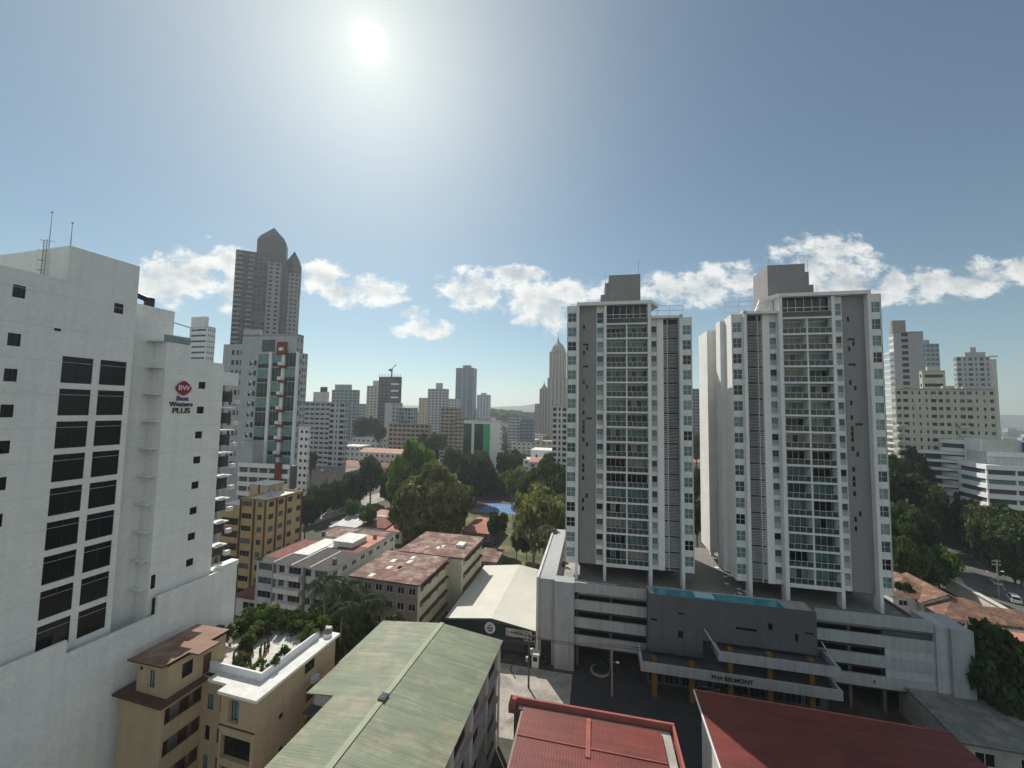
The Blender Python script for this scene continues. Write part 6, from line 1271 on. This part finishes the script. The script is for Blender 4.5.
# ---------------------------------------------------------------- cars
def paint(name, c, metal=0.2): return mat(name, c, rough=0.25, var=0.04, spec=0.5, metal=metal, fine=0)
CARP = {'white': paint('white_car_paint', (0.75, 0.75, 0.74), 0), 'silver': paint('silver_car_paint', (0.45, 0.46, 0.47), 0.5), 'black': paint('black_car_paint', (0.02, 0.02, 0.022)), 'red': paint('red_car_paint', (0.30, 0.02, 0.02)), 'blue': paint('blue_car_paint', (0.03, 0.07, 0.18)), 'grey': paint('grey_car_paint', (0.14, 0.14, 0.15))}
def car_proto(color, van=False):
    m = CARP[color]; H_ = 1.75 if van else 1.45; W2 = 0.88
    low_ = [(-2.15, 0.28), (-2.2, 0.62), (-2.1, 0.86), (-1.75 if not van else -2.08, 0.95), (0.95, 0.93), (1.9, 0.78), (2.18, 0.55), (2.15, 0.28)]
    cab = [(-1.75, 0.94), (-1.35, H_), (0.15, H_), (0.98, 0.92)] if not van else [(-2.08, 0.94), (-1.95, H_), (0.55, H_), (1.15, 0.92)]
    b = MB()
    def extr(P, w0, w1, mm, zmid):
        n = len(P); A = [(x, -(w0 if z <= zmid else w1), z) for x, z in P]; B = [(x, (w0 if z <= zmid else w1), z) for x, z in P]; b.poly(A, mm); b.poly(B[::-1], mm)
        for i in range(n): j = (i+1) % n; b.poly([A[j], A[i], B[i], B[j]], mm)
    extr(low_, W2, W2*0.94, m, 0.75); extr(cab, W2*0.92, W2*0.76, m, 1.0)
    body = b.mesh('body'); g_ = MB(); (x0, z0), (x1, z1), (x2, z2), (x3, z3) = cab; e = 0.012
    def lerp(a, c, t): return a+(c-a)*t
    for sg in (-1, 1):
        y0, y1 = sg*(W2*0.92+e), sg*(W2*0.76+e); f = lambda x, t: (x, lerp(y0, y1, t), lerp(0.96, H_, t)); P = [f(lerp(x0, x1, .12)+0.1, 0.1), f(lerp(x3, x2, .12)-0.15, 0.1), f(lerp(x3, x2, .85)-0.1, 0.85), f(lerp(x0, x1, .85)+0.08, 0.85)]; g_.poly(P if sg < 0 else P[::-1], G_BLACK)
    for (xa, za, xb, zb, s) in ((x3, z3, x2, z2, 1), (x0, z0, x1, z1, -1)):
        P = [(lerp(xa, xb, .12)+s*e, -0.68, lerp(za, zb, .12)+e), (lerp(xa, xb, .12)+s*e, 0.68, lerp(za, zb, .12)+e), (lerp(xa, xb, .88)+s*e, 0.60, lerp(za, zb, .88)+e), (lerp(xa, xb, .88)+s*e, -0.60, lerp(za, zb, .88)+e)]; g_.poly(P if s > 0 else P[::-1], G_BLACK)
    glassm = g_.mesh('window'); w = MB()
    for k in range(14):
        a, c = 2*PI*k/14, 2*PI*(k+1)/14; w.poly([(0.32*math.cos(a), -0.1, 0.32*math.sin(a)), (0.32*math.cos(c), -0.1, 0.32*math.sin(c)), (0.32*math.cos(c), 0.1, 0.32*math.sin(c)), (0.32*math.cos(a), 0.1, 0.32*math.sin(a))], BLACK)
        for s in (-1, 1): w.poly([(0, s*0.101, 0), (0.32*math.cos(a), s*0.1, 0.32*math.sin(a)), (0.32*math.cos(c), s*0.1, 0.32*math.sin(c))], BLACK); w.poly([(0, s*0.108, 0), (0.18*math.cos(a), s*0.105, 0.18*math.sin(a)), (0.18*math.cos(c), s*0.105, 0.18*math.sin(c))], METAL)
    wheel = w.mesh('wheel'); hl = MB(); hl.box(2.05, 2.19, -0.14, 0.14, 0.58, 0.70, WHITE2); hl = hl.mesh('headlight'); tl = MB(); tl.box(-2.21, -2.12, -0.12, 0.12, 0.66, 0.80, CARP['red']); tl = tl.mesh('taillight')
    return body, glassm, wheel, hl, tl
CPROTO = {}
def car(x, y, hd, color, label, van=False, group=None):
    k = (color, van)
    if k not in CPROTO: CPROTO[k] = car_proto(color, van)
    bo, gl, wh, hl, tl = CPROTO[k]; r = empty('car' if not van else 'van', (x, y, 0.012), hd, label, 'car' if not van else 'van', group); link('body', bo, r); link('window', gl, r)
    for (wx_, wy) in ((1.35, 0.8), (1.35, -0.8), (-1.35, 0.8), (-1.35, -0.8)): link('wheel', wh, r, (wx_, wy, 0.32))
    for s in (-1, 1): link('headlight', hl, r, (0, s*0.62, 0)); link('taillight', tl, r, (0, s*0.62, 0))
def carp(px, py, hd, color, label, van=False): p = on(px, py, 0.3); car(p.x, p.y, hd, color, label, van)
hr_ = R(90-39)
carp(932, 509, hr_, 'white', 'white car farthest along the tree lined side road'); carp(947, 523, hr_, 'white', 'white car following a dark one on the side road', True); carp(954, 531, hr_, 'white', 'white car at the right of the pair on the side road'); carp(945, 532, hr_, 'black', 'dark car beside two white ones on the side road'); carp(933, 533, hr_, 'blue', 'dark blue car hugging the left kerb of the side road'); carp(960, 537, hr_, 'silver', 'silver car partly behind the roadside tree'); carp(971, 541, hr_, 'white', 'white car parked under the roadside trees'); carp(980, 549, hr_, 'red', 'red car parked under the roadside trees'); carp(988, 554, hr_, 'black', 'black car parked right of the red one')
carp(996, 583, hr_, 'silver', 'silver car left of the side road pole'); carp(1014, 600, hr_, 'white', 'white car nearest the camera on the side road', True); carp(1016, 570, hr_, 'black', 'dark car parked on the far kerb near the right edge')
av = R(90-19); rs = random.Random(9); cols = ['white', 'silver', 'grey', 'white', 'black', 'red', 'blue', 'silver', 'white', 'white']
for k, (px, py) in enumerate(((316, 513), (321, 509), (326, 506), (331, 504), (336, 502), (341, 500), (312, 520), (346, 498))): carp(px, py, av+rs.uniform(-.1, .1), cols[k], '%s car in the parked row left of the avenue, %s' % (cols[k], ['near the yellow building', 'second from the yellow building', 'under the dark trees', 'beside a silver one', 'before the dark rounded tree', 'near the avenue bend', 'nearest the silver sheds', 'farthest up the avenue'][k]))
carp(336, 511, av, 'white', 'white van driving on the pale avenue', True); carp(386, 496, av, 'silver', 'silver car at the sunlit end of the avenue')
for (px, py, c, lab) in ((446, 571, 'silver', 'silver car parked between the cream block and the warehouse, farther'), (443, 580, 'white', 'white car parked between the cream block and the warehouse, middle'), (440, 589, 'grey', 'grey car parked between the cream block and the warehouse, nearest')): carp(px+25, py, R(170), c, lab)
carp(486, 545, R(160), 'blue', 'blue car parked beside the orange roofed pavilion'); carp(706, 692, R(-12), 'silver', 'silver car half hidden by the red roofed hall'); carp(690, 676, R(-12), 'grey', 'grey car before the dark entrance of the podium'); carp(741, 684, R(168), 'black', 'dark car in the shade under the entrance beams')
